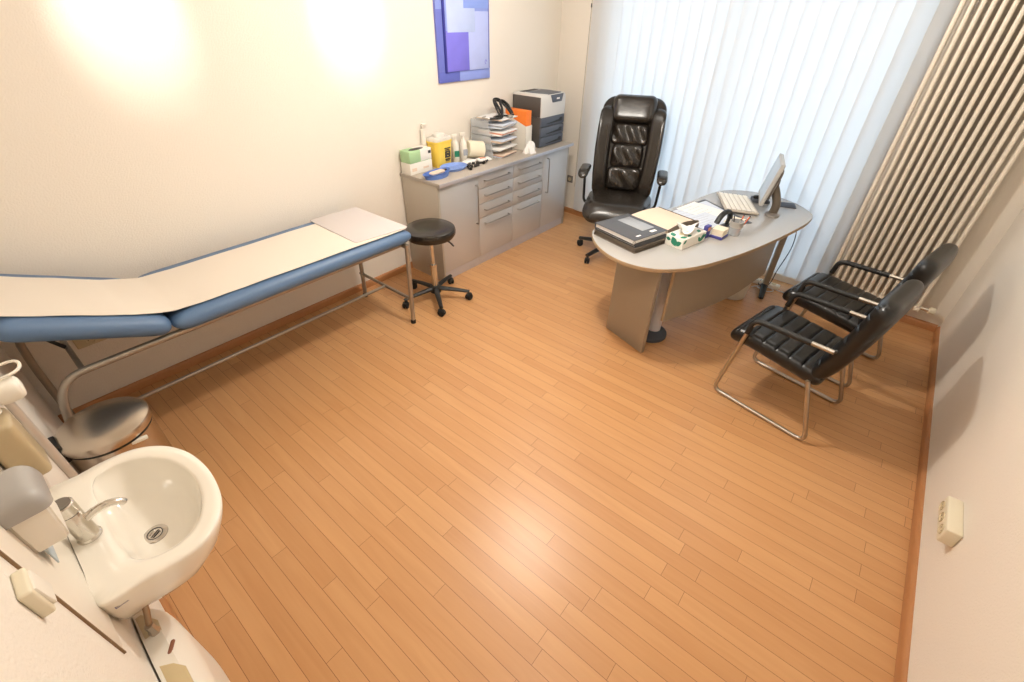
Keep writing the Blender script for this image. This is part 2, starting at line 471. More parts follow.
# ------------------------------------------------------------------ picture (plain generic blue rectangles on canvas)
pc = thing('wall_picture', 'blue abstract canvas of overlapping rectangles on the couch wall', 'picture', (3.23, WY, 1.5))
b = B(); box(b, 2.925, 3.545, WY - .022, WY, 1.50, 2.36, .003); obj('canvas', b, 'p1', pc, world=True)
def patch(name, x0, x1, z0, z1, m, d0=.022, d1=.026): 
    bb = B(); box(bb, x0, x1, WY - d1, WY - d0, z0, z1, .001); obj(name, bb, m, pc, world=True)
patch('inset_panel', 3.01, 3.515, 1.578, 2.33, 'p2', .022, .034)
patch('paint_field_or_shadow', 2.992, 3.012, 1.57, 2.36, 'p8_shadow', .022, .0345)  # navy strip: shadow line left of the inset, put in as colour
patch('paint_field_or_shadow', 3.01, 3.27, 1.578, 1.86, 'p4', .034, .0355)
patch('paint_field_or_shadow', 3.27, 3.515, 1.578, 1.99, 'p3', .034, .0352)
patch('paint_field_or_shadow', 3.03, 3.35, 1.85, 2.2, 'p5', .0352, .0362)
patch('paint_field_or_shadow', 3.22, 3.515, 2.01, 2.33, 'p7', .0362, .0372)
patch('paint_field_or_shadow', 2.927, 3.16, 1.502, 1.58, 'p6', .022, .0232)
patch('paint_field_or_shadow', 3.16, 3.543, 1.502, 1.578, 'p2', .022, .0228)
patch('paint_field_or_shadow', 2.927, 3.01, 2.0, 2.36, 'p2', .022, .0228)
b = B(); tube(b, [V3((3.478 + .012*math.cos(t*.6), WY - .036, 1.628 + .016*math.sin(t*.6))) for t in range(9)], .002, 6); obj('signature', b, 'p4', pc, world=True)

# ------------------------------------------------------------------ wall sockets and switch
def socket(name, label, cat, n, L, m, w=.075, dep=.035, body='cream_plastic'):
    t = thing(name, label, cat); t.matrix_basis = m      # local: x along, z up, y out of the wall
    b = B(); box(b, -L/2, L/2, 0, dep, -w/2, w/2, .006, seg=3); obj('housing', b, body, t)
    for i in range(n):
        cx = (i - (n-1)/2) * (L / n)
        b = B(); lathe(b, [(0, .001), (.019, .001), (.0205, .004), (.0215, .004), (.0215, 0)], 24, T(cx, dep, 0, -PI/2)); s = obj('outlet', b, 'beige_plastic', t)
        b = B()
        for dx in (-.0095, .0095): lathe(b, [(0, 0), (.0026, 0), (.0026, .0006), (0, .0006)], 10, T(cx + dx, dep + .0012, 0, -PI/2))
        obj('contact_hole', b, 'dark_ink', s)
    return t
socket('wall_socket', 'cream surface-mounted triple socket strip on the right wall', 'socket', 3, .205, T(1.955, 0, .352), .078, .052)
socket('wall_socket', 'grey wall socket beside the cabinets next to the blind', 'socket', 1, .08, WM @ T(3.68, 0, .40), .08, .012, 'socket_dark')
socket('wall_socket', 'beige socket plate low on the wall under the couch', 'socket', 1, .14, T(.08, WY, .435, 0, 0, PI), .07, .012, 'beige_plastic')
sw = thing('light_switch', 'cream surface switch box on the wall below the towel dispenser', 'switch'); sw.matrix_basis = T(WX, 1.60, 1.195, 0, 0, -PI/2)
b = B(); box(b, -.032, .032, 0, .02, -.036, .036, .005, seg=3); obj('housing', b, 'cream_plastic', sw)
b = B(); box(b, -.024, .024, .018, .025, -.028, .028, .003, T(0, 0, 0, .06)); obj('rocker', b, 'white_plastic', sw)

# ------------------------------------------------------------------ examination couch
ct = thing('examination_couch', 'blue vinyl examination couch with raised head part and white paper cover', 'couch', (.9, 3.54, 0))
CF, CB = 3.20, 3.885; CW = CB - CF; cyc = (CF + CB)/2
x_f, x_e = .365, 1.895
b = B(); pad(b, x_e - x_f, CW, 0.115, .05, .36, None, None, T((x_f + x_e)/2, cyc, .70), nu=40); seatp = obj('seat_cushion', b, 'blue_vinyl', ct, world=True)
HL, HA = .60, math.radians(25)
b = B()
hm = T(x_f - .004, cyc, .70, 0, 0, 0) @ Matrix.Rotation(HA, 4, 'Y') @ T(-HL/2, 0, 0)
pad(b, HL, CW, 0.115, .05, .36, None, None, hm, nu=32); headp = obj('head_cushion', b, 'blue_vinyl', ct, world=True)
# paper cover
def cover(bm, path, y0, y1, lift):
    def fn(u, v):
        k = u * (len(path) - 1); i = min(int(k), len(path) - 2); fr = k - i
        P = path[i].lerp(path[i+1], fr)
        e0, e1 = y0(P.x), y1(P.x)
        y = e0 + (e1 - e0) * v
        return V3((P.x, y, P.z + lift + .0012*math.sin(P.x*31 + v*5)))
    surf(bm, fn, 60, 16, thick=.0012)
hp = [hm @ V3((-HL/2 + .012 + k*.057, 0, .0575)) for k in range(9)]
path = smooth_path([V3((p.x, 0, p.z)) for p in hp] + [V3((x_f + .02, 0, .770)), V3((x_f + .09, 0, .7615)), V3((x_f + .25, 0, .758)), V3((1.2, 0, .758)), V3((1.85, 0, .757))], 4)
b = B(); cover(b, path, lambda x: CF + .022 + .03*max(0, min(1, (1.7-x)/1.4)), lambda x: CB - .115, .004)
obj('paper_cover', b, 'paper', ct, world=True)
b = B(); prism(b, [(1.49, 3.27), (1.86, 3.225), (1.875, 3.24), (1.865, 3.82), (1.85, 3.835), (1.50, 3.85), (1.485, 3.84), (1.475, 3.29)], .7625, .766, .001); obj('foot_pad', b, 'pad_paper', ct, world=True)
# frame: two long rails that bend down into the head legs, foot legs, low stretcher
for y, yl in ((CF + .075, CF + .03), (CB - .055, CB - .03)):
    b = B(); tube(b, rounded([(1.86, y, .634), (-.11 if y < cyc else -.165, y, .634), (-.17 if y < cyc else -.18, yl, .45), (-.185, yl, .012)], .12 if y < cyc else .05, 8), .0175, 14); lg = obj('frame_tube', b, 'frame_steel', ct, world=True)
    b = B(); lathe(b, [(0, 0), (.021, 0), (.021, .025), (.0175, .03), (0, .03)], 16, T(-.185, yl, 0)); obj('foot_cap', b, 'rubber', lg, world=True)
    b = B(); tube(b, [(1.835, yl - .01, .645), (1.80, yl - .015, .012)], .0165, 14); lg = obj('foot_leg', b, 'frame_steel', ct, world=True)
    b = B(); lathe(b, [(0, 0), (.02, 0), (.02, .025), (.0165, .03), (0, .03)], 16, T(1.80, yl - .015, 0)); obj('foot_cap', b, 'rubber', lg, world=True)
b = B(); tube(b, [(1.81, CF + .005, .21), (1.81, CB - .02, .21)], .0125, 12); tube(b, [(-.18, CF + .01, .21), (-.18, CB - .015, .21)], .0125, 12); obj('cross_bar', b, 'frame_steel', ct, world=True)
b = B(); tube(b, [(1.81, 3.53, .21), (-.18, 3.53, .21)], .0115, 12); obj('stretcher', b, 'frame_steel', ct, world=True)
b = B(); tube(b, [(1.835, CF + .02, .628), (1.835, CB - .03, .628)], .0165, 12); obj('end_rail', b, 'frame_steel', ct, world=True)
b = B(); tube(b, [(-.12, cyc, .80), (-.02, cyc, .63)], .009, 8); obj('head_strut', b, 'black', ct, world=True)
b = B(); tube(b, [(-.02, CF + .06, .634), (-.02, CB - .055, .634)], .012, 10); obj('cross_bar', b, 'frame_steel', ct, world=True)

# ------------------------------------------------------------------ rolling stool
st = thing('rolling_stool', 'round black swivel stool on castors at the foot of the couch', 'stool', (2.17, 3.35, 0), .35); st.scale = (1.05, 1.05, 1.02)
b = B(); lathe(b, [(0, .55), (.15, .55), (.175, .558), (.188, .578), (.190, .60), (.184, .622), (.165, .634), (.10, .640), (0, .641)], 48); seat_ = obj('seat', b, 'leather', st)
b = B(); lathe(b, [(0, .525), (.10, .525), (.12, .551), (0, .551)], 32); obj('seat_plate', b, 'black', st)
b = B(); lathe(b, [(0, .10), (.025, .10), (.025, .30), (.027, .302), (.027, .318), (0, .318)], 24); obj('outer_column', b, 'chrome', st)
b = B(); lathe(b, [(0, .318), (.014, .318), (.014, .53), (0, .53)], 20); obj('gas_spring', b, 'chrome', st)
b = B(); tube(b, [(0, -.03, .515), (.07, -.10, .50), (.09, -.13, .475)], .005, 8); tube(b, [(.075, -.112, .497), (.098, -.135, .455)], .011, 10, squash=.6); obj('height_lever', b, 'black', st)
b = B(); lathe(b, [(0, .07), (.042, .07), (.045, .085), (.04, .125), (.03, .13), (0, .13)], 24); obj('hub', b, 'black', st)
def caster(par, x, y, r=.025, rz=0., m='black', parent_local=True):
    bb = B()
    for s in (-1, 1):
        mm = T(x, y, r, 0, 0, rz) @ T(0, s*.012, 0, PI/2)
        lathe(bb, [(0, -.009), (r*.8, -.009), (r, -.005), (r, .005), (r*.8, .009), (0, .009)], 20, mm)
    c = obj('castor', bb, 'rubber', par)
    bb = B(); lathe(bb, [(0, r*1.5), (.006, r*1.5), (.006, r*2.6), (0, r*2.6)], 10, T(x, y, 0))
    pad(bb, r*2.1, .026, r*1.2, .01, .6, m=T(x, y, r*1.55, 0, 0, rz), nu=8, nv=8)
    obj('castor_hood', bb, 'black', c)
for k in range(5):
    a = 2*PI*k/5
    b = B(); tube(b, [(.02*math.cos(a), .02*math.sin(a), .105), (.16*math.cos(a), .16*math.sin(a), .092), (.272*math.cos(a), .272*math.sin(a), .077)], .019, 10, rfn=lambda t: .023 - .008*t, squash=.8); lg = obj('base_arm', b, 'black', st)
    caster(lg, .266*math.cos(a), .266*math.sin(a), .028, a + .9)

# ------------------------------------------------------------------ cabinets and worktop
CY0, CY1 = 3.50, 3.945
GRP = 'base cabinets under the long worktop'
xs = [2.432, 2.885, 3.368, 3.848, 4.285]
TOPZ = .885
def bow_handle(par, p0, p1, out, m='steel', r=.0055):
    p0, p1, out = V3(p0), V3(p1), V3(out)
    bb = B(); tube(bb, rounded([p0, p0 + out, p1 + out, p1], .012, 5), r, 10)
    return obj('handle', bb, m, par, world=True)
def carcass(i, label, cat):
    t = thing('base_cabinet', label, cat, ((xs[i] + xs[i+1])/2, (CY0 + CY1)/2, 0))
    b = B(); box(b, xs[i] + .0005, xs[i+1] - .0005, CY0 + .022, CY1, .085, TOPZ - .031, .001); obj('carcass', b, 'grey_carcass', t, world=True)
    b = B(); box(b, xs[i] + (.0 if i else .0005), xs[i+1] - .0005, CY0 + (.012), CY1 - .02, 0, .084, .001); obj('plinth', b, 'plinth', t, world=True)
    return t
c1 = carcass(0, 'grey base cabinet with a single door beside the couch', 'cabinet')
c2 = carcass(1, 'grey base cabinet with four drawers next to the door cabinet by the couch', 'cabinet')
c3 = carcass(2, 'grey base cabinet with four drawers next to the door cabinet by the window', 'cabinet')
c4 = carcass(3, 'grey base cabinet with a single door under the printer', 'cabinet')
g = .002
b = B(); box(b, xs[0] - .018, xs[0], CY0, CY1, 0, TOPZ - .03, .001); obj('side_panel', b, 'grey_carcass', c1, world=True)
b = B(); box(b, xs[4], xs[4] + .018, CY0, CY1, 0, TOPZ - .03, .001); obj('side_panel', b, 'grey_carcass', c4, world=True)
for c, i, hx in ((c1, 0, xs[1] - .035), (c4, 3, xs[3] + .06)):
    b = B(); box(b, xs[i] + g, xs[i+1] - g, CY0, CY0 + .019, .088, TOPZ - .034, .0015); d = obj('door', b, 'grey_front', c, world=True)
    bow_handle(d, (hx, CY0, .43 if i == 0 else .46), (hx, CY0, .77 if i == 0 else .80), (0, -.032, 0))
zz = [.851, .722, .590, .456, .088]
for c, i in ((c2, 1), (c3, 2)):
    for k in range(4):
        b = B(); box(b, xs[i] + g, xs[i+1] - g, CY0, CY0 + .019, zz[k+1] + g, zz[k] - g, .0015); d = obj('drawer', b, 'grey_front', c, world=True)
        hz = zz[k] - .062 if k < 3 else zz[k] - .055
        bow_handle(d, (xs[i] + .075, CY0, hz), (xs[i+1] - .075, CY0, hz), (0, -.032, 0))
wt = thing('worktop', 'taupe worktop over the row of grey cabinets', 'worktop', (3.4, 3.7, TOPZ - .03))
b = B(); box(b, xs[0] - .022, xs[4] + .045, 3.468, WY - .002, TOPZ - .029, TOPZ, .002); obj('slab', b, 'worktop', wt, world=True)
b = B(); box(b, xs[0] - .0235, xs[4] + .0465, 3.4665, 3.4685, TOPZ - .0285, TOPZ - .001, .0005); obj('edge_band', b, 'plinth', wt, world=True)

# ------------------------------------------------------------------ things on the worktop
Z0 = TOPZ
def carton(name, label, x0, x1, y0, y1, z0, z1, m, cat='box', group=None, rz=0.):
    t = thing(name, label, cat, ((x0+x1)/2, (y0+y1)/2, z0), rz, group)
    b = B(); box(b, -(x1-x0)/2, (x1-x0)/2, -(y1-y0)/2, (y1-y0)/2, 0, z1-z0, .003); obj('carton', b, m, t)
    return t
t = carton('glove_box', 'white glove carton lying under the green one on the worktop end', 2.416, 2.656, 3.815, 3.935, Z0, Z0 + .09, 'white_carton', group=None)
b = B(); box(b, -.10, -.05, -.0606, -.0595, .025, .05, 0); box(b, .02, .08, -.0606, -.0595, .03, .045, 0); obj('print', b, 'beige_paper', t)
t = carton('glove_box', 'green and white glove carton with dark slot, topmost on the worktop end', 2.416, 2.654, 3.815, 3.93, Z0 + .09, Z0 + .182, 'green_print', rz=.03)
b = B(); box(b, .0, .1195, -.0585, .0585, .004, .0924, .001); obj('white_half', b, 'white_carton', t)
b = B(); lathe(b, [(0, 0), (1, 0), (1, .0012), (0, .0012)], 28, T(-.005, -.012, .0925) @ Matrix.Diagonal((.075, .03, 1, 1)), sx=1, sy=1); obj('opening', b, 'dark_ink', t)
b = B(); box(b, .085, .115, -.0592, -.0575, .05, .072, 0); obj('print', b, 'dark_ink', t)
# sharps container
t = thing('sharps_container', 'yellow sharps container with white lid on the worktop', 'container', (2.80, 3.868, Z0), .06)
def rr(w, d, r, n=5):
    out = []
    for cx, cy, a0 in ((w/2-r, d/2-r, 0), (-w/2+r, d/2-r, PI/2), (-w/2+r, -d/2+r, PI), (w/2-r, -d/2+r, 1.5*PI)):
        for k in range(n+1): out.append((cx + r*math.cos(a0 + PI/2*k/n), cy + r*math.sin(a0 + PI/2*k/n)))
    return out
b = B(); prism(b, rr(.175, .115, .03), 0, .195, .004, taper=1.16); prism(b, rr(.212, .142, .036), .192, .208, .003); obj('tub', b, 'yellow', t)
b = B(); prism(b, rr(.203, .135, .036), .208, .238, .006, taper=.93); prism(b, rr(.10, .08, .03), .236, .262, .004); obj('lid', b, 'clear_white', t)
b = B()
for (x0, x1, z0, z1) in ((-.005, .062, .135, .142), (0, .05, .122, .128), (.0, .055, .045, .052), (0, .05, .034, .039)): box(b, x0, x1, -.0705, -.062, z0 + .01, z1 + .01, 0)
for (x0, x1, z0, z1) in ((0, .016, .062, .115), (.045, .058, .062, .115), (.016, .045, .106, .115), (.016, .045, .062, .072), (.024, .037, .08, .098)): box(b, x0, x1, -.0688, -.060, z0 + .01, z1 + .01, 0)
obj('warning_print', b, 'dark_ink', t)
# tall white bottle behind it
t = thing('dispenser_bottle', 'tall white pump bottle behind the yellow sharps container', 'bottle', (2.682, 3.93, Z0))
b = B(); lathe(b, [(0, 0), (.020, 0), (.022, .006), (.022, .2), (.020, .235), (.018, .255), (.016, .275), (0, .275)], 28); obj('body', b, 'white_plastic', t)
b = B(); lathe(b, [(0, .275), (.018, .275), (.018, .3), (.006, .303), (.006, .335), (0, .335)], 20); box(b, -.01, .05, -.011, .011, .33, .347, .005); obj('pump', b, 'white_plastic', t)
# spray bottles
def spray(x, y, h, label, capm):
    t = thing('spray_bottle', label, 'bottle', (x, y, Z0), random.uniform(-.6, .6), None)
    b = B(); lathe(b, [(0, 0), (.028, 0), (.031, .005), (.031, h*.58), (.026, h*.68), (.013, h*.76), (.012, h*.82), (0, h*.82)], 24); obj('body', b, 'white_plastic', t)
    b = B(); box(b, -.022, .022, -.0318, -.0312, h*.2, h*.42, 0); obj('print', b, capm, t)
    b = B(); lathe(b, [(0, h*.8), (.014, h*.8), (.014, h*.87), (0, h*.87)], 16); box(b, -.035, .02, -.009, .009, h*.87, h, .005); box(b, -.03, -.024, -.006, .006, h*.72, h*.88, .002); obj('trigger_head', b, 'white_plastic', t)
spray(2.975, 3.85, .235, 'white spray bottle next to the yellow sharps container', 'green_leaf')
spray(3.055, 3.83, .24, 'white spray bottle next to the cream paper roll', 'ink')
# cream roll of crepe
t = thing('crepe_roll', 'cream bandage roll lying among white packets before the letter tray', 'roll', (3.175, 3.80, Z0))
rm = T(0, 0, .080, .0, PI/2 + .12, -.45)
b = B(); lathe(b, [(.018, -.075), (.068, -.075), (.072, -.071), (.072, .071), (.068, .075), (.018, .075), (.018, -.075)], 36, rm); obj('wound_roll', b, 'roll', t)
b = B(); lathe(b, [(.014, -.058), (.018, -.058), (.018, .058), (.014, .058), (.014, -.058)], 20, rm); obj('core', b, 'beige_plastic', t)
for (x, y, rz, w, d, m, lab) in ((3.02, 3.735, .3, .15, .09, 'white_paper', 'white instrument tray packet in front of the spray bottles'), (3.175, 3.695, -.4, .14, .08, 'pink', 'salmon and white dressing packet in front of the cream roll')):
    t = thing('dressing_packet', lab, 'packet', (x, y, Z0), rz)
    b = B(); pad(b, w, d, .022, .01, .5, lambda u, v: .003*math.sin(u*7)*math.cos(v*4), m=T(0, 0, .011), nu=14, nv=12); obj('pouch', b, 'white_paper', t)
    b = B(); box(b, -w*.32, w*.1, -d*.25, d*.25, .021, .0245, .0005); obj('print', b, m, t)
# kidney dish
t = thing('kidney_dish', 'blue kidney dish holding a wrapped packet at the worktop edge', 'dish', (2.545, 3.625, Z0), .1)
ko = [(.145*math.cos(a) * (1), .070*math.sin(a) - .03*(1 - math.cos(2*a))*.5*(0) - .018*math.cos(a)**2 * (-1)) for a in [2*PI*k/36 for k in range(36)]]
def dish(bm, out, h, th=.85, flo=.003):
    n = len(out); 
    rows = [(.80, 0), (.84, 0), (1.0, h), (1.03, h), (1.03, h-.004), (.98, h-.003), (.82, flo), (0.01, flo)]
    t_ = bmesh.new(); rg = [[t_.verts.new((p[0]*s, p[1]*s, z)) for p in out] for s, z in rows]
    for a_, b_ in zip(rg, rg[1:]):
        for k in range(n): t_.faces.new((a_[k], a_[(k+1) % n], b_[(k+1) % n], b_[k]))
    t_.faces.new(rg[0]); t_.faces.new(rg[-1])
    bmesh.ops.recalc_face_normals(t_, faces=t_.faces); merge(bm, t_)
b = B(); dish(b, ko, .042); obj('bowl', b, 'blue_plastic', t)
t2 = thing('syringe_packet', 'white wrapped packet with black tip lying in the kidney dish', 'packet', (2.545, 3.63, Z0 + .012), .05)
b = B(); pad(b, .15, .05, .024, .012, .5, m=T(-.005, 0, .026), nu=12, nv=10); obj('wrap', b, 'beige_paper', t2)
b = B(); box(b, .06, .10, -.012, .012, .022, .036, .005); obj('tip', b, 'black', t2)
t = thing('round_tray', 'round blue plastic tray beside the kidney dish', 'tray', (2.795, 3.70, Z0))
b = B(); dish(b, [(.128*math.cos(2*PI*k/40), .098*math.sin(2*PI*k/40)) for k in range(40)], .026); obj('dish', b, 'blue_deep', t)
# small black instruments
for (x, y, rz, L_, lab) in ((2.945, 3.665, .5, .11, 'short black instrument handle nearest the blue tray'), (2.955, 3.60, -.3, .095, 'black instrument cap at the worktop front edge'), (3.035, 3.645, -.6, .10, 'black instrument piece under the white packet'), (3.12, 3.625, .35, .11, 'black instrument handle farthest from the blue tray'), (2.875, 3.585, 1.2, .07, 'bluish black instrument plug beside the blue tray')):
    t = thing('otoscope_part', lab, 'instrument', (x, y, Z0), rz)
    b = B(); lathe(b, [(0, -L_/2), (.010, -L_/2), (.0125, -L_/2 + .005), (.0125, L_*.15), (.009, L_*.2), (.008, L_/2 - .003), (0, L_/2)], 16, T(0, 0, .0125, 0, PI/2)); obj('barrel', b, 'black', t)
    b = B(); lathe(b, [(.0127, -.004), (.0134, -.004), (.0134, .004), (.0127, .004)], 16, T(-L_*.2, 0, .0128, 0, PI/2)); obj('ring', b, 'dull_chrome', t)
# letter tray with papers
lt = thing('letter_tray', 'stack of clear letter trays full of papers on the worktop', 'letter tray', (3.43, 3.79, Z0), .10)
TW, TD = .32, .30
for k in range(5):
    z = k * .062; sh = .012 * k
    b = B(); box(b, -TW/2, TW/2, -TD/2 + sh, TD/2, z, z + .003, .001)
    for x in (-TW/2, TW/2 - .003): box(b, x, x + .003, -TD/2 + .05 + sh, TD/2, z + .003, z + .06, .001)
    box(b, -TW/2, TW/2, TD/2 - .003, TD/2, z + .003, z + .06, .001)
    tr = obj('tray', b, 'acrylic', lt)
b = B(); box(b, -TW/2, TW/2, -TD/2 + .06, TD/2, .310, .313, .001); obj('top_tray', b, 'acrylic', lt)
papm = ['blue_paper', 'white_paper', 'beige_paper', 'white_paper', 'blue_paper', 'white_paper']
for k in range(6):
    z = .0035 + k * .062 if k < 5 else .3135
    lab = ['bundle of papers in the lowest letter tray', 'bundle of papers in the second lowest letter tray', 'yellowish bundle of papers in the middle letter tray', 'bundle of papers in the second highest letter tray', 'bluish bundle of papers in the highest letter tray', 'loose papers lying on top of the letter trays'][k]
    t = thing('paper_bundle', lab, 'papers', lt.matrix_basis @ V3((0, -.015, z)), .12 + random.uniform(-.03, .03))
    h = random.uniform(.02, .042) if k < 5 else .018
    for q in range(3):
        b = B(); o_ = random.uniform(-.012, .012)
        def fn(u, v, q=q, o_=o_): return V3(((u-.5)*.25 + o_, (v-.5)*.285 - .012*q, 0))
        box(b, -.125 + o_, .125 + o_, -.145 - .01*q, .13 - .01*q, h*q/3, h*(q+1)/3 - .0008, .001)
        obj('sheet_stack', b, papm[(k + q) % 6] if q != 1 else ['pink', 'white_paper', 'beige_paper'][k % 3], t)
# stethoscope lying on the tray
sth = thing('stethoscope', 'black stethoscope coiled on top of the letter trays', 'stethoscope', (3.425, 3.735, Z0 + .334)); sth.scale = (1.25, 1.25, 1.12)
b = B()
tube(b, smooth_path([(-.15, -.05, .008), (-.10, -.085, .010), (-.05, -.08, .015), (-.03, -.03, .07), (0, .03, .105), (.05, .035, .10), (.085, 0, .06), (.09, -.05, .012)], 8), .0085, 10)
tube(b, smooth_path([(-.06, -.09, .012), (-.02, -.055, .06), (.02, .0, .10), (.065, .015, .105), (.10, -.01, .07), (.105, -.05, .012)], 8), .0085, 10)
tube(b, smooth_path([(-.05, -.06, .012), (-.035, .0, .085), (.01, .05, .115), (.06, .045, .11), (.10, .01, .06), (.115, -.03, .012)], 8), .008, 10)
tube(b, smooth_path([(-.13, -.07, .01), (-.08, -.04, .012), (-.02, -.05, .012), (.03, -.085, .012), (.08, -.08, .012)], 8), .007, 10)
obj('tubing', b, 'black', sth)
b = B(); tube(b, smooth_path([(-.13, -.06, .008), (-.16, -.03, .008), (-.15, .02, .008), (-.10, .03, .008)], 6), .004, 8); obj('ear_tube', b, 'dull_chrome', sth)
b = B(); lathe(b, [(0, 0), (.022, 0), (.024, .004), (.022, .012), (.01, .018), (0, .018)], 20, T(.03, -.085, .0)); obj('chest_piece', b, 'dull_chrome', sth)
# orange folder in a magazine file
t = thing('magazine_file', 'white magazine file holding an orange folder beside the printer', 'file holder', (3.755, 3.76, Z0), .0)
b = B(); prism(b, [(-.14, 0), (.12, 0), (.12, .23), (-.14, .31)], -.045, -.042, .0005, T(0, 0, 0, PI/2)); prism(b, [(-.14, 0), (.12, 0), (.12, .23), (-.14, .31)], .042, .045, .0005, T(0, 0, 0, PI/2))
b.free(); b = B()
for x in (-.05, .047): prism(b, [(.14, 0), (-.13, 0), (-.13, .22), (.14, .31)], x, x + .003, .0005, Matrix(((0, 0, 1, 0), (1, 0, 0, 0), (0, 1, 0, 0), (0, 0, 0, 1))))
box(b, -.05, .05, .137, .14, 0, .31, .0005); box(b, -.05, .05, -.13, -.127, 0, .22, .0005); box(b, -.05, .05, -.13, .14, 0, .003, .0005)
obj('holder', b, 'white_plastic', t)
t = thing('folder', 'orange folder standing in the white magazine file', 'folder', (3.755, 3.76, Z0 + .004))
b = B(); box(b, -.04, .042, -.125, .135, 0, .345, .003); obj('cover', b, 'orange', t)
b = B(); box(b, -.036, .038, -.1265, -.12, .01, .18, .001); obj('spine_label', b, 'white_paper', t)
# crumpled white cloth
t = thing('tissue_ball', 'crumpled white tissue on the worktop before the printer', 'tissue', (3.70, 3.563, Z0), .3)
b = B(); 
def fn(u, v):
    a = u * 2*PI; e = v * PI/2; rr_ = 1 + .25*math.sin(3*a + 1)*math.cos(2*e) + .18*math.sin(7*a + 4*v)
    return V3((.085*math.cos(a)*math.cos(e)*rr_, .05*math.sin(a)*math.cos(e)*rr_, .0 + .09*math.sin(e)**1.4*(1 + .2*math.sin(5*a))))
surf(b, fn, 30, 10, cu=True); obj('crumple', b, 'white_paper', t)

# laser printer
pr = thing('laser_printer', 'grey and charcoal laser printer with two paper drawers on the worktop', 'printer', (4.085, 3.765, Z0), 0)
PW, PD = .40, .36
b = B()
box(b, -PW/2, PW/2, -PD/2 + .012, PD/2, .0, .275, .006)
box(b, -PW/2, PW/2, -PD/2 + .012, PD/2, .275, .452, .008)
obj('body', b, 'printer_dark', pr)
b = B()
prism(b, [(-PD/2 - .002, .275), (-PD/2 + .05, .275), (-PD/2 + .055, .44), (PD/2 + .001, .448), (PD/2 + .001, .468), (-PD/2 + .03, .466), (-PD/2 + .006, .45), (-PD/2 - .002, .43)], -PW/2 + .003, PW/2 + .003, .004, Matrix(((0, 0, 1, 0), (1, 0, 0, 0), (0, 1, 0, 0), (0, 0, 0, 1))))
obj('top_cover', b, 'printer_light', pr)
b = B(); prism(b, [(-.06, -.155), (.15, -.155), (.165, .02), (.15, .09), (-.10, .09), (-.11, .0)], .462, .4715, .003); prism(b, [(-.06, .462), (.15, .462), (.125, .395), (-.025, .395)], .182, .189, .002, Matrix(((1, 0, 0, 0), (0, 0, -1, 0), (0, 1, 0, 0), (0, 0, 0, 1)))); obj('control_panel', b, 'printer_slate', pr)
b = B(); box(b, -.12, .12, .10, .16, .464, .4705, .002); obj('output_slot', b, 'dark_ink', pr)
b = B(); box(b, .035, .085, -PD/2 - .0105, -PD/2 - .0075, .418, .432, .001); obj('display', b, 'white_paper', pr)
for k, (z0, z1) in enumerate(((.190, .272), (.098, .184), (.006, .092))):
    b = B(); box(b, -PW/2 + .003, PW/2 - .003, -PD/2 - .004, -PD/2 + .02, z0, z1, .006); d = obj('paper_drawer', b, 'printer_slate', pr)
    b = B(); prism(b, [(-.11, .020), (.16, .022), (.16, .058), (.12, .058), (.10, .042), (-.11, .026)], 0, .004, .0005, Matrix(((1, 0, 0, 0), (0, 0, -1, -PD/2 - .0035), (0, 1, 0, z0), (0, 0, 0, 1)))); obj('grip', b, 'black', d)

# ------------------------------------------------------------------ desk
dk = thing('office_desk', 'oval grey desk with curved front panel in front of the blind', 'desk', (3.4, 1.6, 0))
DZ = .74
ol = [(4.16, 1.108), (4.30, 1.20), (4.405, 1.33), (4.455, 1.50), (4.43, 1.68), (4.32, 1.835), (4.12, 1.91), (3.826, 1.955), (3.565, 2.01), (3.2, 2.12), (2.93, 2.22), (2.80, 2.255), (2.68, 2.215), (2.545, 2.09), (2.46, 1.94), (2.437, 1.79), (2.475, 1.65), (2.565, 1.545), (2.70, 1.452), (2.934, 1.355), (3.197, 1.268), (3.53, 1.185), (3.85, 1.118), (4.02, 1.098)]
outl = [(p.x, p.y) for p in smooth_path([V3((x, y, 0)) for x, y in ol], 5, True)]
b = B(); prism(b, outl, DZ - .026, DZ, .002); 
for f in b.faces:
    if abs(f.normal.z) < .6: f.material_index = 1
obj('tabletop', b, ['desk', 'desk_edge'], dk, world=True)
def slab2(bm, p, q, th, z0, z1, bev=.002):
    p, q = V3((*p, 0)), V3((*q, 0)); d = (q - p).normalized(); n = V3((-d.y, d.x, 0))
    mm = Matrix(((d.x, n.x, 0, p.x), (d.y, n.y, 0, p.y), (0, 0, 1, 0), (0, 0, 0, 1)))
    box(bm, 0, (q - p).length, 0, th, z0, z1, bev, mm)
b = B(); slab2(b, (2.738, 2.021), (2.613, 1.66), .03, 0, DZ - .027); obj('side_panel', b, 'desk_side', dk, world=True)
b = B(); box(b, -.035, .035, -.022, .022, .03, DZ - .027, .006, T(4.19, 1.245, 0, 0, 0, .25)); rp = obj('column_leg', b, 'desk_side', dk, world=True)
b = B(); tube(b, smooth_path([(4.22, 1.255, .03), (4.16, 1.245, .06), (4.08, 1.23, .045), (3.99, 1.215, .018)], 5), .03, 12, squash=.6, rfn=lambda t: .034 - .014*t); obj('foot_rail', b, 'black', rp, world=True)
mp = smooth_path([V3((2.70, 1.60, 0)), V3((3.05, 1.475, 0)), V3((3.5, 1.36, 0)), V3((4.06, 1.285, 0))], 8)
b = B()
def fn(u, v):
    k = u*(len(mp)-1); i = min(int(k), len(mp)-2); P = mp[i].lerp(mp[i+1], k-i)
    zlo = .27 - .06*u
    return V3((P.x, P.y, zlo + (DZ - .027 - zlo)*v))
surf(b, fn, 30, 2, thick=.02); obj('modesty_panel', b, 'desk_side', dk, world=True)
b = B()
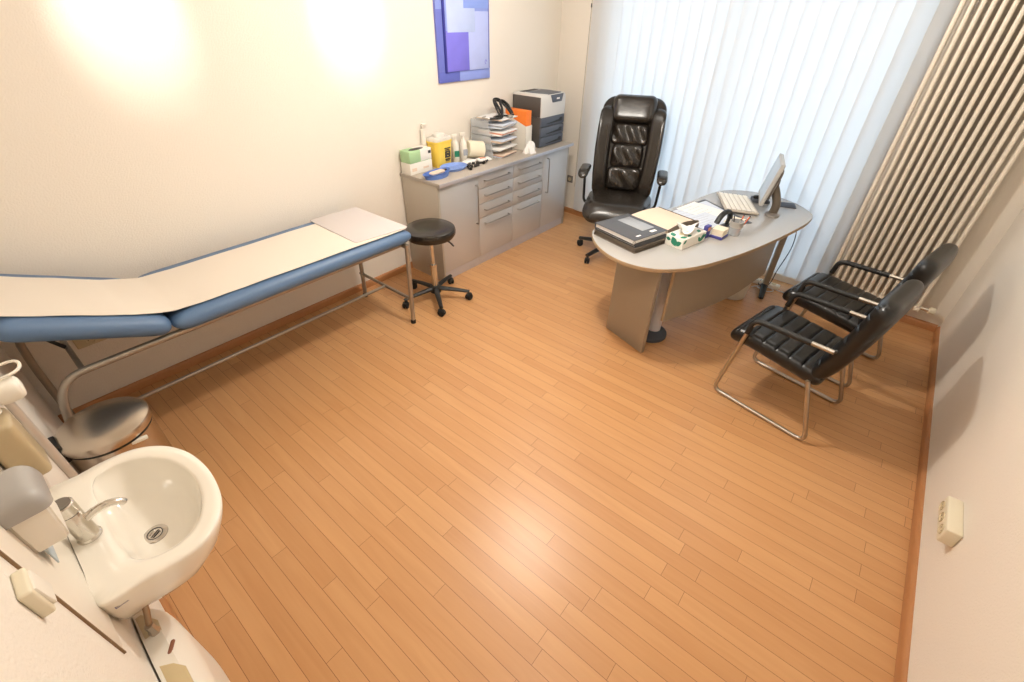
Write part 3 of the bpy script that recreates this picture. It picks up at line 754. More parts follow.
tube(b, [(2.70 , 1.595, .27), (2.70, 1.595, DZ - .028)], .011, 8); obj('panel_edge', b, 'desk_edge', dk, world=True)
b = B(); lathe(b, [(0, .03), (.05, .03), (.05, DZ - .028), (0, DZ - .028)], 28, T(2.925, 1.715, 0)); obj('column_leg', b, 'pale_lilac', dk, world=True)
b = B(); lathe(b, [(0, 0), (.128, 0), (.132, .006), (.130, .026), (.118, .034), (0, .036)], 40, T(2.885, 1.73, 0)); obj('column_foot', b, 'charcoal', dk, world=True)

# wastebin under the desk
t = thing('waste_bin', 'milky white waste bin standing on the floor under the desk', 'bin', (3.92, 1.44, 0))
b = B(); lathe(b, [(0, .0), (.10, 0), (.108, .006), (.135, .27), (.142, .275), (.142, .282), (.131, .28), (.105, .012), (0, .01)], 40); obj('tub', b, 'bin_white', t)
b = B(); lathe(b, [(.136, .272), (.146, .276), (.146, .286), (.134, .288), (.134, .276)], 40); obj('rim', b, 'white_plastic', t)
# power strip and cables
t = thing('power_strip', 'white power strip on the floor below the blind', 'power strip', win(1.30, .19, 0), PI/2 - WA)
b = B(); box(b, -.17, .17, -.028, .028, 0, .04, .006, seg=3); obj('housing', b, 'white_plastic', t)
for k in range(4):
    b = B(); lathe(b, [(0, 0), (.017, 0), (.019, .003), (.0205, .003), (.0205, 0)], 20, T(-.12 + .08*k, 0, .0405)); obj('outlet', b, 'beige_plastic', t)
def cable(label, pts, m, r=.004):
    b = B(); tube(b, smooth_path(pts, 8), r, 8); return tag(obj('power_cable', b, m), label, 'cable')
cable('dark cable hanging from the desk down to the power strip', [(4.26, 1.30, .70), (4.31, 1.21, .62), (4.34, 1.175, .4), (4.31, 1.21, .16), (4.27, 1.22, .05), (4.24, 1.26, .01), (4.27, 1.31, .012), (4.285, 1.30, .05)], 'cable')
cable('white cable looped on the floor beside the power strip', [(4.20, 1.30, .01), (4.17, 1.22, .008), (4.22, 1.17, .006), (4.26, 1.20, .006), (4.25, 1.28, .006), (4.18, 1.34, .006)], 'white_cable')
cable('white cable lying in front of the blind towards the chairs', [(4.255, 1.15, .006), (4.26, 1.05, .006), (4.30, .98, .006), (4.31, .92, .006)], 'white_cable')

# ------------------------------------------------------------------ things on the desk
ang = math.atan2(-.33, .944)
def DM(x, y, z=DZ, rz=0.): return (x, y, z), ang + rz
# binders in a staggered stack
def binder(name, label, x, y, z, rz, w, d, h, cov, spine, cat='binder'):
    t = thing(name, label, cat, (x, y, z), rz)
    b = B(); box(b, -w/2, w/2, -d/2, d/2, h - .004, h, .0015); box(b, -w/2, w/2, -d/2, d/2, 0, .004, .0015)
    box(b, -w/2, -w/2 + .004, -d/2, d/2, 0, h, .0015); obj('cover', b, cov, t)
    b = B(); box(b, -w/2 + .006, w/2 - .012, -d/2 + .008, d/2 - .008, .0045, h - .0045, .001); obj('pages', b, spine, t)
    return t
e1 = V3((-.096, -.345, 0)).normalized(); e2 = V3((.963, -.268, 0)).normalized()
def sloc(a, c): return V3((2.685, 2.205, 0)) + e1*a + e2*c
rzb = math.atan2(e1.y, e1.x)
cpt = sloc(.19, .165)
def flat_binder(label, a, c, z, w, d, h, cov, spine, rz=0.):
    """w along e1 (the near edge), d away from it"""
    p = sloc(a, c); t = thing('ring_binder', label, 'binder', (p.x, p.y, z), rzb + rz)
    # local x along e1, local y = towards +e2 side
    b = B(); box(b, -w/2, w/2, 0, d, h - .004, h, .0015); box(b, -w/2, w/2, 0, d, 0, .004, .0015); box(b, -w/2, -w/2+.004, 0, d, 0, h, .0015)
    obj('cover', b, cov, t)
    b = B(); box(b, -w/2 + .008, w/2 - .01, .006, d - .008, .0045, h - .0045, .001); obj('pages', b, spine, t)
    return t
t = flat_binder('brown-grey binder lying lowest in the stack on the desk', .19, .0, DZ, .38, .33, .036, 'binder_spine', 'binder_spine')
t = flat_binder('thin binder with pale page edges in the middle of the desk stack', .185, .006, DZ + .0365, .37, .32, .014, 'binder', 'white_paper')
t = flat_binder('dark grey binder with silver label on top of the desk stack', .18, .0, DZ + .051, .365, .325, .034, 'binder', 'white_paper', .0)
b = B(); box(b, -.13, .10, .165, .285, .0343, .0352, .0003); obj('label', b, 'binder_label', t)['label'] = 'silver printed label'
b = B(); box(b, -.10, .06, .19, .195, .0353, .0356, 0); box(b, -.10, .02, .215, .219, .0353, .0356, 0); box(b, -.10, .06, .24, .244, .0353, .0356, 0); obj('label_print', b, 'ink', t)
b = B(); box(b, .125, .15, .20, .255, .0343, .0350, .0003); obj('sticker', b, 'white_paper', t)
b = B(); box(b, .135, .15, .06, .10, .0343, .0350, .0003); obj('sticker', b, 'white_paper', t)
b = B(); lathe(b, [(.010, 0), (.013, 0), (.013, .003), (.010, .003), (.010, 0)], 16, T(.18, .0, .018, 0, PI/2)); obj('finger_ring', b, 'dull_chrome', t)
# open document folder with beige sheets sloping behind
t = thing('document_folder', 'brown folder filled with beige sheets lying beside the dark binder', 'folder', (0, 0, 0))
fo = sloc(.18, .345); t.location = (fo.x, fo.y, DZ); t.rotation_euler = (0, 0, rzb)
def fold(u, v, z):
    x = -.185 + .345*u; y = .012 + .32*v
    return V3((x, y, z + .022*math.sin(PI*min(1, v*1.05))*(.4 + .6*u)))
b = B(); surf(b, lambda u, v: fold(u, v, .004), 6, 14, thick=-.004)
surf(b, lambda u, v: V3((.162 + .016*math.sin(PI*v)*(1 - .3*u), .012 + .33*u, .004 + .066*v + .022*math.sin(PI*u)*v)), 14, 8, thick=.006)
surf(b, lambda u, v: V3((-.19 + .352*u, .332 + .012*math.sin(PI*v), .004 + .062*v)), 8, 6, thick=.004)
obj('cover', b, 'binder_spine', t)
b = B(); surf(b, lambda u, v: fold(.0 + .99*u, .02 + .95*v, .064), 8, 14, thick=.055); obj('sheets', b, 'beige_paper', t)
# tissue box
tb = thing('tissue_box', 'white tissue box printed with green leaves at the desk front', 'tissue box', (2.985, 1.668, DZ), ang + .12); tb.scale = (1.1, 1.12, 1.12)
b = B(); box(b, -.12, .12, -.06, .06, 0, .062, .002); obj('carton', b, 'white_carton', tb)
def leaf(bm, cx, cy, L_, W2, a, mm):
    pts = [(L_*(k/8 - .5), W2*math.sin(PI*k/8)) for k in range(9)] + [(L_*(.5 - k/8), -W2*math.sin(PI*k/8)) for k in range(1, 8)]
    pts = [(cx + x*math.cos(a) - y*math.sin(a), cy + x*math.sin(a) + y*math.cos(a)) for x, y in pts]
    prism(bm, pts, 0, .0006, 0, mm)
b = B()
topm = T(0, 0, .0622); frm = T(0, -.0606, 0, PI/2)
endm = Matrix(((0, 0, -1, -.1206), (1, 0, 0, 0), (0, 1, 0, 0), (0, 0, 0, 1)))
for cx, cy, L_, W2, a in ((-.095, .03, .06, .016, .8), (-.085, -.035, .05, .014, -.3), (.08, -.03, .05, .012, .5), (.09, .035, .045, .012, -.7), (-.03, -.04, .045, .01, .2)): leaf(b, cx, cy, L_, W2, a, topm)
for cx, cy, L_, W2, a in ((.085, .03, .05, .014, 1.1), (.055, .025, .05, .011, -.8), (.105, .035, .04, .010, .3), (-.10, .045, .035, .009, .6)): leaf(b, cx, cy, L_, W2, a, frm)
for cx, cy, L_, W2, a in ((.0, .035, .06, .02, 1.0), (-.03, .03, .05, .014, -.6), (.04, .04, .035, .01, .2)): leaf(b, cx, cy, L_, W2, a, endm)
obj('leaf_print', b, 'green_leaf', tb)
b = B()
def tis(u, v):
    a = u*2*PI; r = .012 + .045*v**.8*(1 + .35*math.sin(3*a + 2*v))
    return V3((r*1.5*math.cos(a), r*.8*math.sin(a), .062 + .06*v - .02*v*v*(1 + math.sin(2*a))))
surf(b, tis, 28, 8, cu=True); obj('tissue', b, 'white_paper', tb)
b = B(); lathe(b, [(0, 0), (1, 0), (1, .0005), (0, .0005)], 24, T(0, 0, .0622) @ Matrix.Diagonal((.07, .025, 1, 1))); obj('opening', b, 'beige_plastic', tb)
# small blue box + purple holder + note cube
t = thing('card_box', 'small dark blue card box standing behind the tissue box', 'box', (3.165, 1.592, DZ), ang + .2)
b = B(); box(b, -.026, .026, -.015, .015, 0, .085, .002); obj('carton', b, 'purple', t)
b = B(); box(b, -.02, .02, -.0157, -.015, .05, .075, 0); obj('print', b, 'pink', t)
t = thing('note_cube', 'cream note cube in a purple holder between tissue box and pen cup', 'note block', (3.235, 1.525, DZ), ang + .25)
b = B(); box(b, -.055, .055, -.045, .045, 0, .018, .004); obj('holder', b, 'purple', t)
b = B()
for k in range(5): box(b, -.046, .046, -.04, .04, .018 + .009*k, .0268 + .009*k, .0008, T(0, 0, 0, 0, 0, .05*math.sin(k*2.1)))
obj('notes', b, 'cream_note', t)
pcup = thing('pen_cup', 'clear grey pen cup with a black clip beside the note cube', 'pen cup', (3.345, 1.455, DZ), 0)
b = B(); lathe(b, [(0, 0), (.036, 0), (.038, .003), (.044, .098), (.042, .098), (.036, .005), (0, .004)], 32); obj('cup', b, 'acrylic', pcup)
b = B(); lathe(b, [(.0405, .06), (.0445, .06), (.0455, .1), (.042, .1)], 32); obj('rim_band', b, 'grey_plastic', pcup)
def pen(label, dx, dy, m, L_=.14):
    t = thing('pen', label, 'pen', (3.345 + dx*.3, 1.455 + dy*.3, DZ + .006))
    b = B(); a, e = V3((0, 0, 0)), V3((dx, dy, L_)); tube(b, [a, e], .004, 8); obj('barrel', b, m, t)
    b = B(); tube(b, [e*.985, e*1.04], .0046, 8); obj('cap', b, 'dark_ink', t)
pen('orange pen leaning towards the visitor chairs in the pen cup', .035, -.045, 'orange_pen', .125)
pen('orange-red pen leaning over the pen cup rim towards the keyboard', .055, -.01, 'orange_pen', .115)
pen('dark pen standing upright in the pen cup', -.015, .02, 'dark_ink', .125)
pen('grey pen leaning to the papers in the pen cup', -.03, -.02, 'grey_plastic', .12)
t = thing('desk_stapler', 'black stapler arching over the notes behind the pen cup', 'stapler', (3.41, 1.565, DZ), ang + .1)
b = B(); tube(b, smooth_path([(-.085, 0, .055), (-.045, 0, .10), (.02, 0, .118), (.065, 0, .10), (.085, 0, .055)], 6), .021, 10, squash=.7); obj('top_arm', b, 'black', t)
b = B(); box(b, -.09, .09, -.02, .02, 0, .018, .006, seg=3); tube(b, [(.062, 0, .012), (.076, 0, .07)], .014, 10); obj('base', b, 'black', t)
# desk mat with papers
t = thing('desk_mat', 'dark desk mat under the scattered bluish papers', 'mat', (3.52, 1.70, DZ), ang)
mo = [(3.21, 1.63), (3.68, 1.445), (3.93, 1.86), (3.40, 2.02)]
mo = [(3.15, 1.80), (3.66, 1.42), (3.945, 1.885), (3.47, 1.985)]
b = B(); prism(b, mo, DZ + .0005, DZ + .004, .001); obj('pad', b, 'charcoal', t, world=True)
pz = DZ + .0046
def sheet(label, corners, m, k):
    t = thing('paper_sheet', label, 'paper', (sum(c[0] for c in corners)/4, sum(c[1] for c in corners)/4, pz + .0012*k))
    b = B(); prism(b, corners, pz + .0012*k, pz + .0012*k + .0009, 0); obj('sheet', b, m, t, world=True)
    b = B(); A, Bc, Cc, D = [V3((*c, 0)) for c in corners]
    for q in range(5):
        s = .14 + .14*q; p0 = A.lerp(D, s).lerp(Bc.lerp(Cc, s), .12); p1 = A.lerp(D, s).lerp(Bc.lerp(Cc, s), random.uniform(.5, .88))
        tube(b, [p0 + V3((0, 0, pz + .0012*k + .0009)), p1 + V3((0, 0, pz + .0012*k + .0009))], .0016, 4, squash=.12)
    obj('print', b, 'ink', t, world=True)
def quad(cx, cy, w, h, a):
    return [(cx + x*math.cos(a) - y*math.sin(a), cy + x*math.sin(a) + y*math.cos(a)) for x, y in ((-w/2, h/2), (w/2, h/2), (w/2, -h/2), (-w/2, -h/2))]
sheet('large bluish form covering most of the dark desk mat', [(3.49, 1.972), (3.905, 1.862), (3.64, 1.455), (3.19, 1.79)], 'blue_paper', 0)
sheet('white form sheet lying across the desk mat towards the blind', quad(3.655, 1.80, .26, .30, ang + .15), 'white_paper', 1)
sheet('bluish form sheet on the desk mat right behind the note cube', quad(3.45, 1.70, .31, .23, ang + .05), 'blue_paper', 2)
sheet('cream paper strip on the desk between pen cup and keyboard', quad(3.60, 1.53, .17, .11, ang + .3), 'cream_note', 3)
# keyboard
t = thing('keyboard', 'white computer keyboard slanting before the monitor', 'keyboard', (0, 0, 0))
kc = [V3((4.04, 1.80, 0)), V3((4.285, 1.67, 0)), V3((3.905, 1.47, 0)), V3((3.665, 1.60, 0))]
kcen = sum(kc, V3((0, 0, 0)))/4
t.location = (kcen.x - .0, kcen.y, DZ + .004); ku = (kc[3] - kc[0]).normalized(); krz = math.atan2(ku.y, ku.x); t.rotation_euler = (0, 0, krz)
KL, KD = .42, .255; KP, KR = .0262, .0385
b = B(); box(b, -KL/2, KL/2, -KD/2, KD/2, 0, .016, .005, T(0, 0, .006, -.06), seg=3); obj('case', b, 'key_gap', t)
b = B()
for r in range(6):
    for c in range(15):
        x0 = -KL/2 + .014 + c*KP; y0 = -KD/2 + .012 + r*KR
        if r == 0 and 4 <= c <= 8:
            if c == 4: box(b, x0, x0 + KP*5 - .004, y0, y0 + KR - .0065, .016, .023, .002, T(0, 0, .006, -.06), seg=1)
            continue
        box(b, x0, x0 + KP - .0055, y0, y0 + KR - .0065, .016, .023, .002, T(0, 0, .006, -.06), seg=1)
ky = obj('keys', b, 'white_carton', t)

# monitor, seen almost edge-on from the door
mo_ = thing('flat_monitor', 'slim silver flat monitor on a curved stand at the desk end', 'monitor', (4.00, 1.40, DZ), math.atan2(.33, .95) - .06)
sm = T(0, .055, .245) @ Matrix.Rotation(math.radians(11), 4, 'X')      # local y looks out of the screen
b = B(); box(b, -.19, .185, -.018, .012, -.155, .155, .006, sm, seg=3); obj('bezel', b, 'screen_white', mo_)
b = B(); box(b, -.176, .171, .011, .0128, -.132, .14, .0005, sm); obj('screen', b, 'screen_face', mo_)
b = B(); pad(b, .26, .24, .05, .04, .5, m=sm @ T(0, -.025, -.01, PI/2), nu=16, nv=16); obj('back_cover', b, 'socket_dark', mo_)
b = B(); tube(b, smooth_path([(-.07, -.03, .012), (-.06, -.035, .08), (-.03, -.012, .15), (-.02, .02, .21)], 6), .03, 12, squash=.6); box(b, -.035, .035, -.012, .018, .17, .26, .008); obj('stand_arm', b, 'stand_brown', mo_)
b = B(); lathe(b, [(0, 0), (.068, 0), (.072, .005), (.066, .014), (.03, .02), (0, .02)], 36, T(-.07, -.03, 0), sx=1.0, sy=.75); obj('stand_foot', b, 'socket_dark', mo_)
t = thing('telephone', 'small dark phone handset base lying behind the keyboard', 'telephone', (4.20, 1.525, DZ), math.atan2(.47, .88))
b = B(); box(b, -.05, .05, -.075, .06, 0, .028, .008, T(0, 0, 0, .08), seg=3); obj('base', b, 'charcoal', t)
b = B(); pad(b, .036, .13, .03, .015, .5, m=T(-.02, -.005, .043)); obj('handset', b, 'black', t)
b = B()
for r in range(4):
    for c in range(3): box(b, .008 + c*.012, .017 + c*.012, -.05 + r*.017, -.038 + r*.017, .028, .0315, .001, T(0, 0, 0, .08))
obj('keys', b, 'grey_plastic', t)
t = thing('mouse_pad', 'dark grey mouse pad behind the monitor by the desk edge', 'mouse pad', (4.26, 1.33, DZ), math.atan2(.33, .95))
b = B(); prism(b, rr(.13, .15, .012), 0, .004, .0012); obj('pad', b, 'charcoal', t)

# ------------------------------------------------------------------ executive chair
oc = thing('office_chair', 'high-backed black leather office chair behind the desk', 'office chair', (3.945, 2.67, 0), 0)
FA = math.atan2(-.40, -.92)       # the way it faces
oc.scale = (1.10, 1.13, 1.035); oc.rotation_euler = (0, 0, FA + PI/2)   # local -y is the front
def oseat(P):
    # seat waterfall at the front (local -y)
    q = P.copy(); y = P.y
    q.z += -.05*max(0, (-y - .12)/.14)**2 + .01
    return V3((q.x*1.05, q.y - .02, q.z + .485))
b = B(); pad(b, .53, .54, .15, .09, .62, lambda u, v: .006*math.sin(u*5)*math.cos(v*3), oseat, nu=34, nv=34); sc_ = obj('seat', b, 'leather', oc)
b = B(); pad(b, .47, .46, .06, .06, .6, None, lambda P: V3((P.x, P.y, P.z + .395))); obj('seat_pan', b, 'black', oc)
BT = math.radians(14)
BMx = T(0, .20, .485) @ Matrix.Rotation(-BT, 4, 'X')          # local z up the back, -y towards the sitter
def bwarp(x0, z0, curve=.06, yoff=0.):
    def f(P):
        x = P.x + x0; z = P.y + z0; y = -P.z + yoff
        y -= curve*(abs(x)/.28)**2                     # wings come forward
        y -= .035*math.sin(min(1, max(0, z/.85))*PI)*.6 - .05*max(0, (z - .6)/.3)**2*.4
        return BMx @ V3((x, y, z))
    return f
wr = lambda a, k, s=1: (lambda u, v: a*math.sin(k*u + 1.5*math.sin(2*v*s))*(1 - v*v))
# shell
def shellw(z):   # half width up the back
    pts_ = [(0, .245), (.2, .262), (.42, .27), (.6, .268), (.75, .262), (.86, .25)]
    for (a, wa), (c, wb) in zip(pts_, pts_[1:]):
        if z <= c: return wa + (wb - wa)*(z - a)/(c - a)
    return .25
def shw(P):
    z = P.y + .43; k = shellw(z)/.26
    f = bwarp(0, 0, .05, .045); Q = P.copy(); Q.x *= k; Q.y = z
    return f(Q)
b = B(); pad(b, .53, .88, .10, .10, .6, None, shw, nu=30, nv=36); obj('back_shell', b, 'leather', oc)
for s in (-1, 1):
    def wing(P, s=s):
        z = P.y + .40; hw = shellw(z)
        f = bwarp(0, 0, .065, -.005); Q = P.copy(); Q.x = s*(hw - .055) + P.x; Q.y = z
        return f(Q)
    b = B(); pad(b, .125, .76, .12, .055, .6, None, wing, nu=16, nv=36); obj('side_bolster', b, 'leather', oc)
b = B(); pad(b, .37, .23, .155, .06, .6, lambda u, v: .004*math.sin(3*u), bwarp(0, .765, .02, -.015), nu=26, nv=22); obj('headrest', b, 'leather', oc)
b = B(); pad(b, .32, .19, .11, .04, .6, wr(.014, 9), bwarp(0, .56, .02, .0), nu=40, nv=18); obj('back_cushion', b, 'leather', oc)
b = B(); pad(b, .27, .21, .11, .04, .6, wr(.014, 7, 1.4), bwarp(0, .375, .02, -.008), nu=40, nv=18); obj('back_cushion', b, 'leather', oc)
b = B(); pad(b, .30, .21, .12, .05, .6, wr(.012, 6), bwarp(0, .18, .02, -.012), nu=40, nv=18); obj('back_cushion', b, 'leather', oc)
for s in (-1, 1):
    b = B(); tube(b, rounded([(s*.22, .12, .42), (s*.315, .11, .45), (s*.325, .10, .70), (s*.325, .03, .74)], .06, 6), .02, 10, squash=.6); am = obj('armrest', b, 'black', oc)
    b = B(); pad(b, .085, .27, .05, .04, .6, None, lambda P, s=s: V3((P.x + s*.325, P.y + .06, P.z + .765 - .04*max(0, (-P.y - .06)/.08)**2)), nu=14, nv=22); obj('arm_pad', b, 'leather', am)
b = B(); lathe(b, [(0, .10), (.032, .10), (.032, .24), (.028, .245), (.028, .36), (0, .36)], 24); obj('gas_column', b, 'black', oc)
b = B(); box(b, -.11, .11, -.13, .12, .345, .385, .01); obj('tilt_mechanism', b, 'black', oc)
b = B(); lathe(b, [(0, .07), (.05, .07), (.052, .12), (.035, .135), (0, .135)], 24); obj('hub', b, 'black', oc)
W0 = FA + PI/2
ca0 = math.atan2(2.99 - 2.645, 3.90 - 3.94) - W0
for k in range(5):
    a = ca0 + 2*PI*k/5
    b = B(); tube(b, [(.03*math.cos(a), .03*math.sin(a), .11), (.18*math.cos(a), .18*math.sin(a), .10), (.325*math.cos(a), .325*math.sin(a), .082)], .02, 10, rfn=lambda t: .028 - .008*t, squash=.8); lg = obj('base_arm', b, 'black', oc)
    caster(lg, .315*math.cos(a), .315*math.sin(a), .028, a + .6)

# ------------------------------------------------------------------ visitor chairs
def make_visitor(label, loc, rz):
    t = thing('visitor_chair', label, 'chair', loc, rz, None)   # local +y is the front, x across
    HW = .25
    def ribs(n, amp): return lambda u, v: -amp*math.exp(-((((v + 1)/2*n) % 1 - .5)/.075)**2 * 1.0) if abs(u) < .93 else 0
    def vs(P):
        y = P.y; dz = -.028*max(0, (y - .12)/.15)**2
        return V3((P.x, y + .03, P.z + .43 + .05*(y/.5) + dz))
    b = B(); pad(b, .49, .54, .115, .035, .42, ribs(7, .009), vs, nu=20, nv=150); obj('seat', b, 'seat_leather', t)
    prof = smooth_path([V3((0, -.175, .385)), V3((0, -.22, .48)), V3((0, -.26, .60)), V3((0, -.295, .73)), V3((0, -.318, .84)), V3((0, -.325, .93))], 8)
    def vb_(P):
        k = max(0, min(1, (P.y + .28)/.56))*(len(prof) - 1); i = min(int(k), len(prof)-2)
        C_ = prof[i].lerp(prof[i+1], k - i); d = (prof[i+1] - prof[i]).normalized(); n = V3((0, d.z, -d.y))
        return V3((P.x, 0, 0)) + C_ + n*P.z
    b = B(); pad(b, .49, .56, .11, .08, .62, ribs(7, .009), vb_, nu=20, nv=150); obj('backrest', b, 'seat_leather', t)
    for s in (-1, 1):
        x = s*HW
        # one continuous tube per side: arm, front leg, floor runner, rear leg
        pts = [(x, -.23, .615), (x, .185, .598), (x, .272, .0135), (x, -.315, .0135), (x*.98, -.185, .39)]
        b = B(); tube(b, rounded(pts, {1: .075, 2: .06, 3: .06}, 8), .0125, 12); fr = obj('side_frame', b, 'dull_chrome', t)
        b = B(); tube(b, rounded([(x, -.12, .6105), (x, .185, .598), (x, .20, .497)], .075, 8), .0165, 12); obj('arm_sleeve', b, 'black_soft', fr)
        b = B(); tube(b, [(x, -.225, .615), (x*.9, -.235, .615)], .008, 8); obj('arm_bolt', b, 'dull_chrome', fr)
    b = B(); tube(b, [(-HW*.97, -.185, .385), (HW*.97, -.185, .385)], .0115, 10); tube(b, [(-HW, .215, .395), (HW, .215, .395)], .0115, 10); obj('cross_tube', b, 'dull_chrome', t)
    return t
v1 = make_visitor('black ribbed leather visitor chair with chrome sled base nearest the camera', (2.755, .80, 0), math.radians(-12))
v2 = copy_thing(v1, (3.465, .675, 0), math.radians(-13), 'black ribbed leather visitor chair standing between the other one and the radiator')

# ------------------------------------------------------------------ pedal bin
pb = thing('pedal_bin', 'round brushed steel pedal bin between washbasin and couch', 'bin', (-.0675, 2.965, 0), 0); pb.scale = (1, 1, 1.05)
b = B(); lathe(b, [(0, 0), (.155, 0), (.158, .004), (.158, .475), (.154, .48), (0, .48)], 56); obj('body', b, 'bin_steel', pb)
b = B(); lathe(b, [(.150, .482), (.166, .482), (.168, .487), (.168, .505), (.164, .515), (.15, .522), (.10, .529), (.05, .532), (0, .533)], 64); obj('lid', b, 'bin_steel', pb)
b = B(); lathe(b, [(.1595, .468), (.161, .468), (.161, .481), (.1595, .481), (.1595, .468)], 56); obj('seal', b, 'black', pb)
b = B(); lathe(b, [(.157, 0), (.163, 0), (.163, .03), (.157, .033), (.157, 0)], 48); obj('base_ring', b, 'black', pb)
b = B(); box(b, -.045, .045, -.165 - .05, -.15, .012, .02, .003); obj('pedal', b, 'black', pb)
b = B(); box(b, -.175, -.15, -.05, .05, .44, .53, .008); obj('hinge', b, 'black', pb)
b = B(); box(b, .06, .12, -.145, -.128, .452, .466, .003, T(0, 0, 0, 0, 0, -.15)); obj('catch', b, 'white_plastic', pb)

# ------------------------------------------------------------------ washbasin
SY = 2.035; SXW = WX + .0048
wb = thing('washbasin', 'white porcelain hand basin with rounded front on the splash panel', 'washbasin', (SXW, SY, .87))
# rim outline in plan (x out of the wall, y along it), D-shaped
def rim(k, N=64):
    """outline point k of N, starting at the rear left corner"""
    a = 2*PI*k/N
    return a
RIM = smooth_path([V3(p) for p in ((0, -.243, 0), (.083, -.256, 0), (.15, -.268, 0), (.21, -.268, 0), (.255, -.245, 0), (.29, -.205, 0), (.315, -.145, 0), (.328, -.06, 0), (.327, .02, 0), (.312, .10, 0), (.275, .175, 0), (.215, .226, 0), (.14, .243, 0), (.07, .24, 0), (0, .238, 0), (0, .12, 0), (0, 0, 0), (0, -.12, 0))], 5, True)
INN = smooth_path([V3(p) for p in ((.085, -.16, 0), (.12, -.20, 0), (.17, -.215, 0), (.22, -.20, 0), (.255, -.16, 0), (.278, -.10, 0), (.288, -.03, 0), (.28, .045, 0), (.255, .115, 0), (.21, .17, 0), (.155, .198, 0), (.105, .19, 0), (.085, .16, 0), (.078, .08, 0), (.076, .02, 0), (.076, -.04, 0), (.076, -.08, 0), (.079, -.12, 0))], 5, True)
DR = V3((.142, -.03, 0))
b = B(); n = len(RIM); rings = []
def ring(fn): rings.append([b.verts.new(fn(i)) for i in range(n)])
low = V3((.0, 0, 0))
def sc_out(s, z, cx=.0): return lambda i: V3((cx + (RIM[i].x - cx)*s, RIM[i].y*(.30 + .70*s), z))
for s, z in ((.55, -.172), (.66, -.165), (.80, -.13), (.92, -.08), (.985, -.03), (1.0, -.012), (1.0, -.004)): ring(sc_out(s, z))
ring(lambda i: V3((RIM[i].x*.985 + .002, RIM[i].y*.985, 0)))
for q, z in ((.35, .0005), (.72, -.001), (.93, -.004), (1.0, -.012)):
    ring(lambda i, q=q, z=z: V3((RIM[i].lerp(INN[i], q).x, RIM[i].lerp(INN[i], q).y, z)))
for q, z in ((.06, -.03), (.15, -.065), (.30, -.095), (.55, -.112), (.8, -.118), (.9, -.12)):
    ring(lambda i, q=q, z=z: V3((INN[i].lerp(DR, q).x, INN[i].lerp(DR, q).y, z)))
for a_, b_ in zip(rings, rings[1:]):
    for k in range(n): b.faces.new((a_[k], a_[(k+1) % n], b_[(k+1) % n], b_[k]))
b.faces.new(rings[0][::-1]); b.faces.new(rings[-1]); bmesh.ops.recalc_face_normals(b, faces=b.faces)
basin = obj('bowl', b, 'porcelain', wb, ang=60)
b = B(); lathe(b, [(0, 0), (.012, 0), (.014, .003), (.022, .004), (.031, .002), (.032, 0), (.03, -.004), (0, -.006)], 32, T(DR.x, DR.y, -.117)); dr = obj('drain', b, 'chrome', wb)
b = B()
lathe(b, [(.018, .0), (.020, .0), (.020, .0046), (.018, .0046), (.018, 0)], 28, T(DR.x, DR.y, -.117)); box(b, -.013, .013, -.0018, .0018, .0025, .0045, .0004, T(DR.x, DR.y, -.117, 0, 0, .5)); obj('drain_slot', b, 'dark_ink', dr)
b = B(); box(b, .018, .046, -.2515, -.243, -.040, -.028, .001); obj('emblem', b, 'purple', wb)
b = B(); box(b, .020, .044, -.2525, -.2513, -.037, -.031, 0); obj('emblem_line', b, 'grey_plastic', wb)
# tap
tp = thing('basin_tap', 'chrome single-lever tap standing on the washbasin', 'tap', (SXW + .040, SY - .022, .8705), math.radians(-12))
b = B(); lathe(b, [(0, 0), (.027, 0), (.027, .004), (.0235, .008), (.0235, .099), (.0225, .101), (.0225, .103), (.0245, .104), (.0245, .134), (.022, .137), (.016, .138), (0, .138)], 36); obj('body', b, 'tap_chrome', tp)
b = B(); lathe(b, [(0, .1381), (.0205, .1381), (.0205, .1395), (0, .1398)], 28); obj('cap', b, 'socket_dark', tp)
b = B(); tube(b, smooth_path([(.018, 0, .062), (.042, 0, .074), (.072, 0, .078), (.092, 0, .07), (.100, 0, .06)], 6), .0085, 12, rfn=lambda t: .0115 - .003*t); obj('spout', b, 'tap_chrome', tp)
b = B(); lathe(b, [(.022, .1015), (.0236, .1015), (.0236, .1045), (.022, .1045)], 30); obj('lever_joint', b, 'dark_ink', tp)

# under-sink water heater with its hose
wh = thing('water_heater', 'flat white rounded water heater mounted on the wall below the washbasin', 'water heater', (SXW, 1.69, .30))
b = B(); t_ = bmesh.new(); nu, nv = 32, 18
HWD = .25
def wsec(u, v):
    y = -HWD*math.cos(PI*u); k = abs(y)/HWD
    dpt = .078*(1 - .35*k**3)*(1 - max(0, k - .9)*2)
    zt = .34 - .03*k*k
    z = zt*v; tp = max(0, (v - .72)/.28)
    return V3((max(.004, dpt*(1 - .45*tp**2)), y*(1 - .06*tp**2), z))
gq = [[t_.verts.new(wsec(i/nu, j/nv)) for j in range(nv+1)] for i in range(nu+1)]
bk = [[t_.verts.new((0, gq[i][j].co.y, gq[i][j].co.z)) for j in (0, nv)] for i in range(nu+1)]
for i in range(nu):
    for j in range(nv): t_.faces.new((gq[i][j], gq[i+1][j], gq[i+1][j+1], gq[i][j+1]))
    t_.faces.new((gq[i][nv], gq[i+1][nv], bk[i+1][1], bk[i][1])); t_.faces.new((gq[i][0], bk[i][0], bk[i+1][0], gq[i+1][0]))
t_.faces.new([gq[0][j] for j in range(nv+1)] + [bk[0][1], bk[0][0]]); t_.faces.new([gq[nu][j] for j in range(nv, -1, -1)] + [bk[nu][0], bk[nu][1]])
bmesh.ops.recalc_face_normals(t_, faces=t_.faces)
merge(b, t_); obj('housing', b, 'white_plastic', wh)
